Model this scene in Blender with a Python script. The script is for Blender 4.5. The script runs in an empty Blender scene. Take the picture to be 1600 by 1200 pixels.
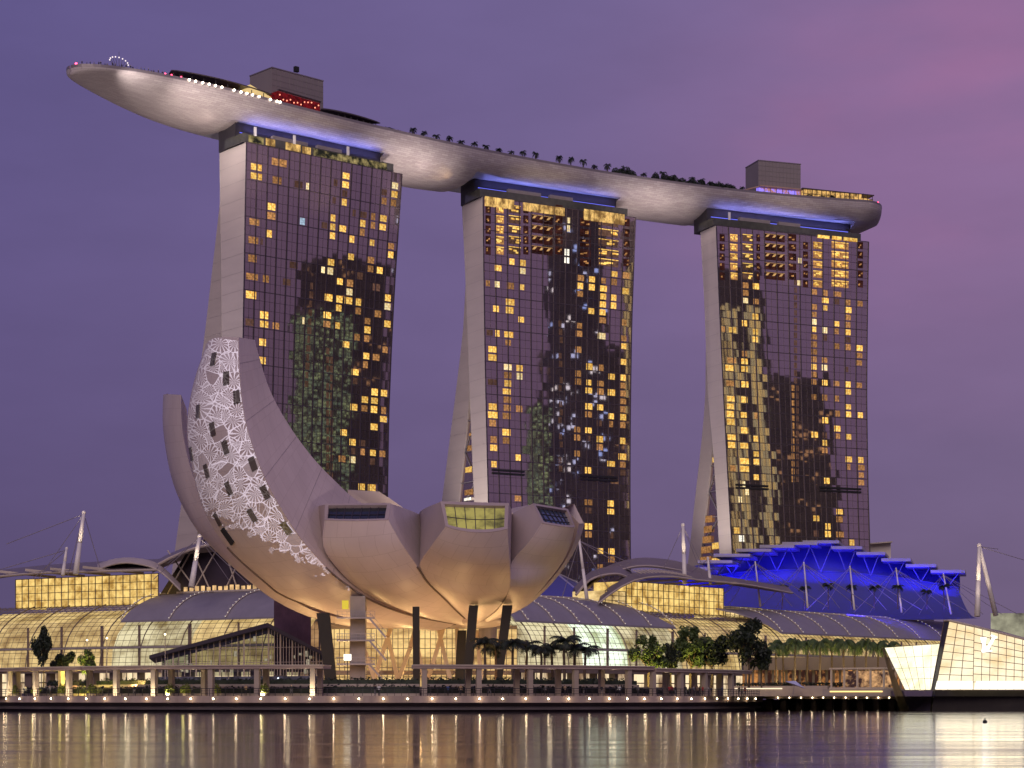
import bpy, bmesh, math, random
from mathutils import Vector, Matrix, noise
random.seed(7)
R = math.radians
SC = bpy.context.scene
COL = SC.collection
# ------------------------------------------------------------ camera
F, CH, HY = 3100.0, 2.3, 1090.0      # focal length in photo pixels, eye height, horizon row
cd = bpy.data.cameras.new('camera'); cam = bpy.data.objects.new('camera', cd); COL.objects.link(cam)
cd.sensor_width = 36.0; cd.sensor_fit = 'HORIZONTAL'; cd.lens = F / 1600 * 36.0
cd.shift_y = (HY - 600) / 1600.0; cd.clip_start = 0.5; cd.clip_end = 9000
cam.location = (0, 0, CH); cam.rotation_euler = (R(90), 0, 0)
SC.camera = cam
# ------------------------------------------------------------ exposure
SC.view_settings.view_transform = 'Standard'; SC.view_settings.look = 'None'
SC.view_settings.exposure = 0; SC.view_settings.gamma = 1; SC.view_settings.use_curve_mapping = False
SC.render.engine = 'CYCLES'
SC.cycles.use_denoising = True; SC.cycles.max_bounces = 6; SC.cycles.sample_clamp_indirect = 6
SC.cycles.caustics_reflective = False; SC.cycles.caustics_refractive = False
# ------------------------------------------------------------ dusk sky
W = bpy.data.worlds.new('World'); SC.world = W; W.use_nodes = True
wt = W.node_tree; wt.nodes.clear()
def wn(t, **k):
    n = wt.nodes.new(t)
    for a, b in k.items(): setattr(n, a, b)
    return n
def wl(a, b): wt.links.new(a, b)
wo = wn('ShaderNodeOutputWorld'); bg = wn('ShaderNodeBackground'); wl(bg.outputs[0], wo.inputs[0])
tc = wn('ShaderNodeTexCoord'); sx = wn('ShaderNodeSeparateXYZ'); wl(tc.outputs['Generated'], sx.inputs[0])
def ramp(tree, stops, interp='EASE'):
    r = tree.nodes.new('ShaderNodeValToRGB'); r.color_ramp.interpolation = interp
    el = r.color_ramp.elements
    while len(el) > 1: el.remove(el[-1])
    el[0].position = stops[0][0]; el[0].color = (*stops[0][1], 1)
    for p, c in stops[1:]:
        e = el.new(p); e.color = (*c, 1)
    return r
def mth(tree, op, a, b=None, clamp=False):
    n = tree.nodes.new('ShaderNodeMath'); n.operation = op; n.use_clamp = clamp
    for i, v in enumerate((a, b)):
        if v is None: continue
        if isinstance(v, (int, float)): n.inputs[i].default_value = v
        else: tree.links.new(v, n.inputs[i])
    return n.outputs[0]
zc = mth(wt, 'MAXIMUM', sx.outputs['Z'], 0.0)
rl = ramp(wt, [(0.0, (.092, .070, .148)), (.08, (.104, .078, .182)), (.20, (.118, .091, .232)), (.33, (.108, .090, .246)), (1, (.085, .075, .25))], 'LINEAR')
rr = ramp(wt, [(0.0, (.150, .108, .186)), (.08, (.172, .122, .228)), (.20, (.205, .144, .284)), (.33, (.212, .152, .315)), (1, (.105, .085, .27))], 'LINEAR')
wl(zc, rl.inputs[0]); wl(zc, rr.inputs[0])
az = mth(wt, 'MULTIPLY_ADD', sx.outputs['X'], 1.75); az.node.inputs[2].default_value = 0.52; az.node.use_clamp = True
mx = wn('ShaderNodeMixRGB'); wl(az, mx.inputs[0]); wl(rl.outputs[0], mx.inputs[1]); wl(rr.outputs[0], mx.inputs[2])
# pink cloud banks
mp = wn('ShaderNodeMapping'); mp.inputs['Scale'].default_value = (3.2, 1.0, 9.0); mp.inputs['Rotation'].default_value = (0, R(28), 0)
wl(tc.outputs['Generated'], mp.inputs[0])
nz = wn('ShaderNodeTexNoise'); nz.inputs['Scale'].default_value = 1.7; nz.inputs['Detail'].default_value = 5; nz.inputs['Roughness'].default_value = .5
wl(mp.outputs[0], nz.inputs['Vector'])
cr = ramp(wt, [(.38, (0, 0, 0)), (.70, (1, 1, 1))]); wl(nz.outputs['Fac'], cr.inputs[0])
# the banks lie to the right, fading out towards the left
vs = wn('ShaderNodeVectorMath', operation='SUBTRACT'); wl(tc.outputs['Generated'], vs.inputs[0]); vs.inputs[1].default_value = (.20, .93, .262)
vm = wn('ShaderNodeVectorMath', operation='MULTIPLY'); wl(vs.outputs[0], vm.inputs[0]); vm.inputs[1].default_value = (1.0, .6, 1.25)
vl = wn('ShaderNodeVectorMath', operation='LENGTH'); wl(vm.outputs[0], vl.inputs[0])
rm = ramp(wt, [(0.0, (1, 1, 1)), (.20, (0, 0, 0))]); wl(vl.outputs['Value'], rm.inputs[0])
fac = mth(wt, 'MULTIPLY', rm.outputs[0], mth(wt, 'MULTIPLY_ADD', cr.outputs[0], .6)); fac.node.inputs[1].links[0].from_node.inputs[2].default_value = .42
fac2 = mth(wt, 'MULTIPLY', fac, .95, True)
m2 = wn('ShaderNodeMixRGB'); wl(fac2, m2.inputs[0]); wl(mx.outputs[0], m2.inputs[1]); m2.inputs[2].default_value = (.345, .160, .32, 1)
# faint mottling everywhere
n3 = wn('ShaderNodeTexNoise'); n3.inputs['Scale'].default_value = 4; n3.inputs['Detail'].default_value = 4; wl(mp.outputs[0], n3.inputs['Vector'])
v3 = mth(wt, 'MULTIPLY_ADD', n3.outputs['Fac'], .22); v3.node.inputs[2].default_value = .89
m3 = wn('ShaderNodeMixRGB'); m3.blend_type = 'MULTIPLY'; m3.inputs[0].default_value = 1; wl(m2.outputs[0], m3.inputs[1]); wl(v3, m3.inputs[2])
wl(m3.outputs[0], bg.inputs[0]); bg.inputs[1].default_value = 1.0
# ------------------------------------------------------------ last glow from the city side
sd = bpy.data.lights.new('dusk_glow', 'SUN'); sd.energy = 1.25; sd.angle = R(35); sd.color = (1.0, .82, .74)
so = bpy.data.objects.new('dusk_glow', sd); COL.objects.link(so)
so.rotation_euler = Vector((.12, .86, -.48)).to_track_quat('-Z', 'Y').to_euler()

# ------------------------------------------------------------ helpers
def P(px, py, D): return Vector(((px - 800) / F * D, D, CH + (HY - py) / F * D))
def proj(v): return (800 + v.x / v.y * F, HY - (v.z - CH) / v.y * F)
def lerp(a, b, t): return a + (b - a) * t
def interp(tab, x):
    if x <= tab[0][0]: i = 0
    elif x >= tab[-1][0]: i = len(tab) - 2
    else:
        i = 0
        while x > tab[i + 1][0]: i += 1
    (x0, y0), (x1, y1) = tab[i], tab[i + 1]
    return y0 + (y1 - y0) * (x - x0) / (x1 - x0)
def clampi(tab, x): return interp(tab, min(max(x, tab[0][0]), tab[-1][0]))
ORD = ['first', 'second', 'third', 'fourth', 'fifth', 'sixth', 'seventh', 'eighth', 'ninth', 'tenth', 'eleventh', 'twelfth', 'thirteenth', 'fourteenth', 'fifteenth', 'sixteenth', 'seventeenth', 'eighteenth', 'nineteenth', 'twentieth']
TENS = {2: 'twenty', 3: 'thirty', 4: 'forty', 5: 'fifty', 6: 'sixty'}
def ordn(i):
    if i < 20: return ORD[i]
    n = i + 1
    return TENS[n // 10][:-1] + 'ieth' if n % 10 == 0 else TENS[n // 10] + '-' + ORD[n % 10 - 1]

class MB:
    def __init__(s): s.v = []; s.f = []; s.m = []; s.uv = {}; s.cur = 0
    def add(s, vs, fs):
        b = len(s.v); s.v += [tuple(v) for v in vs]
        for f in fs: s.f.append(tuple(b + i for i in f)); s.m.append(s.cur)
    def quad(s, a, b, c, d): s.add([a, b, c, d], [(0, 1, 2, 3)])
    def hexa(s, p):   # 8 points: 0-3 bottom ring, 4-7 top ring
        s.add(p, [(0, 3, 2, 1), (4, 5, 6, 7), (0, 1, 5, 4), (1, 2, 6, 5), (2, 3, 7, 6), (3, 0, 4, 7)])
    def box(s, c, size, ax=None, rz=0):
        c = Vector(c)
        if ax is None: ax = (Vector((math.cos(rz), math.sin(rz), 0)), Vector((-math.sin(rz), math.cos(rz), 0)), Vector((0, 0, 1)))
        x, y, z = (a * (d / 2) for a, d in zip(ax, size))
        s.hexa([c - x - y - z, c + x - y - z, c + x + y - z, c - x + y - z, c - x - y + z, c + x - y + z, c + x + y + z, c - x + y + z])
    def bar(s, a, b, w, h, up=(0, 0, 1)):
        a, b = Vector(a), Vector(b); d = (b - a)
        if d.length < 1e-6: return
        d.normalize(); u = Vector(up)
        x = d.cross(u)
        if x.length < 1e-4: x = d.cross(Vector((0, 1, 0)))
        x.normalize(); y = x.cross(d).normalized()
        s.box((a + b) / 2, ((b - a).length, w, h), (d, x, y))
    def tube(s, a, b, r, r2=None, n=8, cap=True):
        a, b = Vector(a), Vector(b); r2 = r if r2 is None else r2
        d = (b - a).normalized(); x = d.cross(Vector((0, 0, 1)))
        if x.length < 1e-3: x = Vector((1, 0, 0))
        x.normalize(); y = d.cross(x)
        vs = []
        for q, rad in ((a, r), (b, r2)):
            for k in range(n):
                t = 2 * math.pi * k / n; vs.append(q + (x * math.cos(t) + y * math.sin(t)) * rad)
        fs = [(k, (k + 1) % n, n + (k + 1) % n, n + k) for k in range(n)]
        if cap: fs += [tuple(range(n))[::-1], tuple(range(n, 2 * n))]
        s.add(vs, fs)
    def path(s, pts, r, n=6, r2=None):
        for i in range(len(pts) - 1):
            ra = r if r2 is None else lerp(r, r2, i / (len(pts) - 1)); rb = r if r2 is None else lerp(r, r2, (i + 1) / (len(pts) - 1))
            s.tube(pts[i], pts[i + 1], ra, rb, n, True)
    def ball(s, c, r, nu=8, nv=6, sc=(1, 1, 1)):
        c = Vector(c); vs = []; fs = []
        for j in range(nv + 1):
            t = math.pi * j / nv
            for i in range(nu):
                p = 2 * math.pi * i / nu
                vs.append(c + Vector((math.sin(t) * math.cos(p) * r * sc[0], math.sin(t) * math.sin(p) * r * sc[1], math.cos(t) * r * sc[2])))
        for j in range(nv):
            for i in range(nu):
                fs.append((j * nu + i, (j + 1) * nu + i, (j + 1) * nu + (i + 1) % nu, j * nu + (i + 1) % nu))
        s.add(vs, fs)
    def grid(s, rows, closed=False, uv=None):
        nr, nc = len(rows), len(rows[0]); b = len(s.v)
        for j, r in enumerate(rows):
            for i, v in enumerate(r):
                s.v.append(tuple(v))
                if uv: s.uv[b + j * nc + i] = uv(j, i)
        for j in range(nr - 1):
            for i in range(nc if closed else nc - 1):
                k = (i + 1) % nc
                s.f.append((b + j * nc + i, b + j * nc + k, b + (j + 1) * nc + k, b + (j + 1) * nc + i)); s.m.append(s.cur)
    def prism(s, poly, z0, z1):
        n = len(poly); vs = [(p[0], p[1], z0) for p in poly] + [(p[0], p[1], z1) for p in poly]
        s.add(vs, [tuple(range(n))[::-1], tuple(range(n, 2 * n))] + [(k, (k + 1) % n, n + (k + 1) % n, n + k) for k in range(n)])
    def build(s, name, mats, parent=None, smooth=False, origin=None):
        me = bpy.data.meshes.new(name)
        o_ = Vector(origin) if origin is not None else None
        vs = s.v if o_ is None else [tuple(Vector(v) - o_) for v in s.v]
        me.from_pydata(vs, [], s.f); me.update()
        if not isinstance(mats, (list, tuple)): mats = [mats]
        for m in mats: me.materials.append(m)
        if len(mats) > 1: me.polygons.foreach_set('material_index', s.m)
        if s.uv:
            ul = me.uv_layers.new(name='UVMap')
            for lp in me.loops: ul.data[lp.index].uv = s.uv.get(lp.vertex_index, (0, 0))
        if smooth:
            me.polygons.foreach_set('use_smooth', [True] * len(me.polygons))
            if isinstance(smooth, (int, float)) and smooth is not True: me.set_sharp_from_angle(angle=R(smooth))
        ob = bpy.data.objects.new(name, me); COL.objects.link(ob)
        if o_ is not None: ob.location = o_
        if parent is not None:
            ob.parent = parent
            if o_ is None and not parent.get('_loc'):   # shapes modelled in world coordinates
                top = parent; off = Vector((0, 0, 0))
                while top is not None: off += Vector(top.location); top = top.parent
                ob.location = -off
            elif o_ is not None:
                top = parent; off = Vector((0, 0, 0))
                while top is not None: off += Vector(top.location); top = top.parent
                ob.location = o_ - off
        return ob

def tag(o, label=None, cat=None, group=None, kind=None):
    if label: o['label'] = label
    if cat: o['category'] = cat
    if group: o['group'] = group
    if kind: o['kind'] = kind
    return o
def thing(name, label, cat, loc=(0, 0, 0), group=None, rz=0):
    o = bpy.data.objects.new(name, None); COL.objects.link(o); o.location = loc; o.rotation_euler = (0, 0, rz)
    return tag(o, label, cat, group)
LOCAL = []
def local(o): o['_loc'] = 1; LOCAL.append(o); return o     # children are modelled round the thing's own base
def dup(root, loc, rz=0, label=None, group=None, scale=None):
    r = root.copy(); COL.objects.link(r); r.location = loc; r.rotation_euler = (0, 0, rz)
    if scale: r.scale = scale if isinstance(scale, (tuple, list)) else (scale,) * 3
    if label: r['label'] = label
    if group: r['group'] = group
    for ch in list(root.children):
        c = ch.copy(); COL.objects.link(c); c.parent = r
        for g in ch.children:
            d = g.copy(); COL.objects.link(d); d.parent = c
    return r

# ------------------------------------------------------------ materials
def newmat(name):
    m = bpy.data.materials.new(name); m.use_nodes = True; t = m.node_tree; t.nodes.clear()
    o = t.nodes.new('ShaderNodeOutputMaterial'); return m, t, o
def pbr(name, col, rough=.6, metal=0.0, var=.12, scale=.3, bump=0.0, bscale=None, spec=.5, stretch=(1, 1, 1), coat=0):
    m, t, o = newmat(name); b = t.nodes.new('ShaderNodeBsdfPrincipled'); t.links.new(b.outputs[0], o.inputs[0])
    tc = t.nodes.new('ShaderNodeTexCoord'); mp = t.nodes.new('ShaderNodeMapping'); mp.inputs['Scale'].default_value = stretch
    t.links.new(tc.outputs['Object'], mp.inputs[0])
    n = t.nodes.new('ShaderNodeTexNoise'); n.inputs['Scale'].default_value = scale; n.inputs['Detail'].default_value = 6; n.inputs['Roughness'].default_value = .6
    t.links.new(mp.outputs[0], n.inputs['Vector'])
    r = ramp(t, [(.25, tuple(c * (1 - var) for c in col)), (.75, tuple(min(1, c * (1 + var)) for c in col))], 'LINEAR')
    t.links.new(n.outputs['Fac'], r.inputs[0]); t.links.new(r.outputs[0], b.inputs['Base Color'])
    b.inputs['Roughness'].default_value = rough; b.inputs['Metallic'].default_value = metal; b.inputs['Specular IOR Level'].default_value = spec
    b.inputs['Coat Weight'].default_value = coat
    if bump:
        n2 = t.nodes.new('ShaderNodeTexNoise'); n2.inputs['Scale'].default_value = bscale or scale * 8; n2.inputs['Detail'].default_value = 3
        t.links.new(mp.outputs[0], n2.inputs['Vector'])
        bp = t.nodes.new('ShaderNodeBump'); bp.inputs['Strength'].default_value = bump; t.links.new(n2.outputs['Fac'], bp.inputs['Height']); t.links.new(bp.outputs[0], b.inputs['Normal'])
    m['bsdf'] = b.name
    return m
def emis(name, col, strength, var=0.0, scale=1.0, stretch=(1, 1, 1), rnd=0.0, col2=None, lo=.35, hi=.65, coords='Object'):
    m, t, o = newmat(name); e = t.nodes.new('ShaderNodeEmission'); t.links.new(e.outputs[0], o.inputs[0])
    e.inputs[0].default_value = (*col, 1); s = None
    if var or col2:
        tc = t.nodes.new('ShaderNodeTexCoord'); mp = t.nodes.new('ShaderNodeMapping'); mp.inputs['Scale'].default_value = stretch; t.links.new(tc.outputs[coords], mp.inputs[0])
        n = t.nodes.new('ShaderNodeTexNoise'); n.inputs['Scale'].default_value = scale; n.inputs['Detail'].default_value = 4; n.inputs['Roughness'].default_value = .65; t.links.new(mp.outputs[0], n.inputs['Vector'])
        r = ramp(t, [(lo, tuple(c for c in (col2 or [c * (1 - var) for c in col]))), (hi, col)], 'LINEAR')
        t.links.new(n.outputs['Fac'], r.inputs[0]); t.links.new(r.outputs[0], e.inputs[0])
    if rnd:
        oi = t.nodes.new('ShaderNodeObjectInfo')
        v = mth(t, 'MULTIPLY_ADD', oi.outputs['Random'], rnd * strength); v.node.inputs[2].default_value = strength * (1 - rnd / 2); t.links.new(v, e.inputs[1])
    else: e.inputs[1].default_value = strength
    return m
def spot(name, loc, tgt, energy, col, angle=60, blend=.8, size=.5):
    l = bpy.data.lights.new(name, 'SPOT'); l.energy = energy; l.color = col; l.spot_size = R(angle); l.spot_blend = blend; l.shadow_soft_size = size
    o = bpy.data.objects.new(name, l); COL.objects.link(o); o.location = loc
    o.rotation_euler = (Vector(tgt) - Vector(loc)).to_track_quat('-Z', 'Y').to_euler(); return o
def point(name, loc, energy, col, size=.15):
    l = bpy.data.lights.new(name, 'POINT'); l.energy = energy; l.color = col; l.shadow_soft_size = size
    o = bpy.data.objects.new(name, l); COL.objects.link(o); o.location = loc; return o
def area(name, loc, tgt, energy, col, sx, sy):
    l = bpy.data.lights.new(name, 'AREA'); l.energy = energy; l.color = col; l.shape = 'RECTANGLE'; l.size = sx; l.size_y = sy
    o = bpy.data.objects.new(name, l); COL.objects.link(o); o.location = loc
    o.rotation_euler = (Vector(tgt) - Vector(loc)).to_track_quat('-Z', 'Y').to_euler(); return o

M = {}
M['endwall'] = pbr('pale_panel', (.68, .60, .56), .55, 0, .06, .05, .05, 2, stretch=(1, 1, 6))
M['rearwall_shaded'] = pbr('rear_leg_panel_shaded', (.50, .43, .40), .6, 0, .08, .05, .05, 2, stretch=(1, 1, 6))  # end-wall panel darkened: shade painted into the rear leg's colour
M['mullion'] = pbr('dark_mullion', (.055, .042, .055), .45, .2, .2, 1)
M['submull'] = pbr('sub_mullion', (.085, .065, .075), .4, .2, .2, 1)
M['darkmetal'] = pbr('dark_metal', (.05, .045, .05), .4, .5, .2, .5)
M['greymetal'] = pbr('grey_metal', (.30, .27, .29), .5, .3, .12, .3)
M['concrete'] = pbr('concrete', (.30, .26, .25), .8, 0, .18, .4, .15, 6)
M['warmstone'] = pbr('warm_stone', (.42, .35, .29), .75, 0, .12, .5, .1, 5)
M['black'] = pbr('black_parts_and_gap_shade', (.012, .011, .013), .8, 0, .1, 1)  # black louvres, buoy and opening, and the painted gap shade between slabs
M['white'] = pbr('white_paint', (.80, .78, .75), .45, 0, .05, .5)
# ------------------------------------------------------------ water, ground
def water_mat():
    m, t, o = newmat('bay_water'); b = t.nodes.new('ShaderNodeBsdfPrincipled'); t.links.new(b.outputs[0], o.inputs[0])
    b.inputs['Base Color'].default_value = (.105, .070, .060, 1); b.inputs['IOR'].default_value = 1.45; b.inputs['Specular IOR Level'].default_value = 1.0
    tc = t.nodes.new('ShaderNodeTexCoord')
    mp = t.nodes.new('ShaderNodeMapping'); mp.inputs['Scale'].default_value = (.030, .16, 1); t.links.new(tc.outputs['Object'], mp.inputs[0])
    n = t.nodes.new('ShaderNodeTexNoise'); n.inputs['Scale'].default_value = 1; n.inputs['Detail'].default_value = 7; n.inputs['Roughness'].default_value = .62; t.links.new(mp.outputs[0], n.inputs['Vector'])
    r = ramp(t, [(.35, (.07, .07, .07)), (.66, (.16, .16, .16))], 'LINEAR'); t.links.new(n.outputs['Fac'], r.inputs[0]); t.links.new(r.outputs[0], b.inputs['Roughness'])
    mp2 = t.nodes.new('ShaderNodeMapping'); mp2.inputs['Scale'].default_value = (.09, .9, 1); t.links.new(tc.outputs['Object'], mp2.inputs[0])
    n2 = t.nodes.new('ShaderNodeTexNoise'); n2.inputs['Scale'].default_value = 1.0; n2.inputs['Detail'].default_value = 5; t.links.new(mp2.outputs[0], n2.inputs['Vector'])
    bp = t.nodes.new('ShaderNodeBump'); bp.inputs['Strength'].default_value = .24; bp.inputs['Distance'].default_value = .06
    t.links.new(n2.outputs['Fac'], bp.inputs['Height']); t.links.new(bp.outputs[0], b.inputs['Normal'])
    return m
mb = MB(); mb.quad((-3500, -600, 0), (3500, -600, 0), (3500, 6000, 0), (-3500, 6000, 0))
tag(mb.build('water', water_mat()), kind='structure')
# quay outline: two arcs that meet at the point nearest to the camera
QX, QD, RL, RR = -19.6, 290.0, 80.0, 65.0
def qarc(a, off=0.0):       # a in radians from the nearest point, off = distance inland
    r = RL if a < 0 else RR
    return Vector((QX + (r - off) * math.sin(a), QD + r - (r - off) * math.cos(a), 0))
def qpx(px, off=0.0):       # the point of the outline seen in photo column px
    lo, hi = -R(75), R(75)
    for _ in range(40):
        mid = (lo + hi) / 2; q = qarc(mid, off)
        if 800 + q.x / q.y * F < px: lo = mid
        else: hi = mid
    return lo
A0, A1 = -R(72), qpx(1192)
def arc_strip(off0, z0, off1, z1, n=90, a0=A0, a1=A1):
    rows = [[], []]
    for i in range(n + 1):
        a = lerp(a0, a1, i / n)
        p, q = qarc(a, off0), qarc(a, off1); rows[0].append((p.x, p.y, z0)); rows[1].append((q.x, q.y, z1))
    return rows
m_quay = pbr('quay_stone', (.36, .28, .24), .8, 0, .38, .35, .2, 4, stretch=(1, 1, .25))
m_quayd = pbr('quay_recess_shade', (.07, .055, .06), .7, 0, .3, .3, .2, 3)  # shade of the recess below the lamp-lit rim put into the colour
mb = MB()
for (o0, z0, o1, z1) in ((0, 2.35, 0, 2.55), (0, 1.55, 0, 2.35), (0, 2.55, 60, 2.55)): mb.grid(arc_strip(o0, z0, o1, z1))
mb.cur = 1
for (o0, z0, o1, z1) in ((.9, 1.0, 0, 1.55), (.9, .95, .9, 1.0), (.35, .80, .9, .95), (.35, .50, .35, .80), (1.4, .45, .35, .50), (1.4, -1, 1.4, .45)): mb.grid(arc_strip(o0, z0, o1, z1))
tag(mb.build('quay', [m_quay, m_quayd]), kind='structure')
# land: one sheet behind the quay
e = [qarc(lerp(A0, A1, i / 60), 3) for i in range(61)]
poly = [(p.x, p.y, 2.52) for p in e]
mb = MB(); n = len(poly)
back = [(lerp(-420, 420, i / 60), 420, 2.52) for i in range(61)]
mb.grid([poly, back]); mb.grid([back, [(lerp(-3000, 3000, i / 60), 2600, 2.52) for i in range(61)]])
mb.quad((poly[-1][0], poly[-1][1], 2.516), (210, 372, 2.516), (420, 420, 2.516), (90, 420, 2.516))
mb.quad((poly[0][0], poly[0][1], 2.516), (poly[0][0]-250, 340, 2.516), (-420, 420, 2.516), (-300, 420, 2.516))
tag(mb.build('ground', pbr('paving', (.20, .16, .14), .8, 0, .2, .2)), kind='structure')
# straight pier on the right
pA, pB = P(1190, 1090, 366), P(1407, 1090, 350)
pA.z = pB.z = 0
dd = (pB - pA).normalized(); nn = Vector((-dd.y, dd.x, 0))
mb = MB()
mb.box((pA + pB) / 2 + nn * 12 + Vector((0, 0, 2.30)), ((pB - pA).length, 24, .50), (dd, nn, Vector((0, 0, 1))))
mb.cur = 1
L_ = (pB - pA).length
for k in range(9):
    c = pA + dd * (L_ * (k + .3) / 9); mb.box(c + nn * 1.5 + Vector((0, 0, .8)), (1.1, 1.0, 2.6), (dd, nn, Vector((0, 0, 1))))
mb.box((pA + pB) / 2 + nn * 7 + Vector((0, 0, .9)), (L_, .5, 2.6), (dd, nn, Vector((0, 0, 1))))
tag(mb.build('pier', [m_quay, m_quayd]), kind='structure')
PIER = (pA, dd, nn, L_)

# ------------------------------------------------------------ quay lamps
m_lamp = emis('quay_lamp_light', (1.0, .80, .50), 22)
lamp0 = None
lxs = [11, 32, 56, 81, 108, 136, 165, 197, 230, 263, 299, 334, 370, 408, 446, 484, 522, 561, 599, 637, 675, 712, 749, 785, 821, 856, 888, 920, 951, 979, 1006, 1032, 1057, 1079, 1100, 1119, 1136, 1152, 1166, 1179]
def make_lamp():
    t = local(thing('quay_lamp', 'x', 'lamp', (0, 0, 0), 'small round lamps along the quay edge'))
    b = MB(); b.box((0, .02, 0), (.34, .08, .34)); b.tube((0, -.02, 0), (0, -.10, 0), .15, .13, 10); b.build('housing', M['darkmetal'], t)
    b = MB(); b.ball((0, -.13, 0), .125, 10, 6); b.build('lens', m_lamp, t, True)
    return t
lamp0 = make_lamp()
for i, px in enumerate(lxs):
    a = qpx(px); q = qarc(a, -.03); q.z = 2.12
    lab = 'small warm quay lamp, %s from the left in the curved row' % ordn(i)
    if i == 0: lamp0.location = q; lamp0.rotation_euler = (0, 0, a); lamp0['label'] = lab
    else: dup(lamp0, q, a, lab)
    if i % 2 == 0:
        q2 = qarc(a, -.55); point('quay_lamp_glow', (q2.x, q2.y, 2.12), 16, (1, .72, .42), .12)
pls = [1216, 1234, 1252, 1270, 1287, 1304, 1322, 1338, 1355, 1373, 1390]
for i, px in enumerate(pls):
    k = (px - 800) / F; s = (k * pA.y - pA.x) / (dd.x - k * dd.y); q = pA + dd * s - nn * .05; q.z = 2.30
    dup(lamp0, q, math.atan2(dd.y, dd.x), 'small warm lamp on the straight pier, %s from the curved quay' % ordn(i), 'small round lamps along the straight pier', .75)
    if i % 3 == 0: point('pier_lamp_glow', q - nn * .5, 9, (1, .75, .45), .12)
# ------------------------------------------------------------ hotel towers
ZT = 187.5; FLH = 3.05
def glass_mat(name, tint, seedv):
    m, t, o = newmat(name)
    tc = t.nodes.new('ShaderNodeTexCoord')
    b = t.nodes.new('ShaderNodeBsdfPrincipled'); b.inputs['Base Color'].default_value = (.040, .026, .028, 1); b.inputs['Roughness'].default_value = .45
    br = t.nodes.new('ShaderNodeTexNoise'); br.inputs['Scale'].default_value = .09; br.inputs['Detail'].default_value = 8; br.inputs['Roughness'].default_value = .7
    t.links.new(tc.outputs['Object'], br.inputs['Vector'])
    r = ramp(t, [(.3, (.060, .044, .044)), (.7, (.125, .090, .080))], 'LINEAR'); t.links.new(br.outputs['Fac'], r.inputs[0]); t.links.new(r.outputs[0], b.inputs['Base Color'])
    g = t.nodes.new('ShaderNodeBsdfGlossy'); g.inputs['Color'].default_value = (*tint, 1); g.inputs['Roughness'].default_value = .03
    mx = t.nodes.new('ShaderNodeMixShader'); mx.inputs[0].default_value = .46
    t.links.new(b.outputs[0], mx.inputs[1]); t.links.new(g.outputs[0], mx.inputs[2]); t.links.new(mx.outputs[0], o.inputs[0])
    return m
M['tglass'] = glass_mat('tower_glass', (.86, .68, .64), 0)
WY = emis('lit_window_yellow', (1.0, .66, .17), 1.25, 0, 1.0, rnd=.6, col2=(.62, .28, .04), lo=.40, hi=.56)
WA = emis('lit_window_amber', (.85, .40, .14), .8, .75, 1.1, rnd=.6)
WW = emis('lit_window_white', (.9, .85, .72), 2.2, .5, .6, rnd=.5)
WD = emis('lit_window_dim', (.34, .17, .12), .45, .6, .9, rnd=.8)
WB = emis('lit_window_bluish', (.55, .75, .95), .9, .5, .7)
WC = emis('ceiling_strip', (.85, .48, .18), .9, .4, .6)
M['suite'] = emis('suite_dim_interior', (.060, .018, .015), 1.0, .8, .35)
M['gold'] = emis('gold_lit_band', (1.0, .62, .20), 1.1, .75, .35, (1, 1, .6), col2=(.22, .12, .04), lo=.42, hi=.62)

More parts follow.
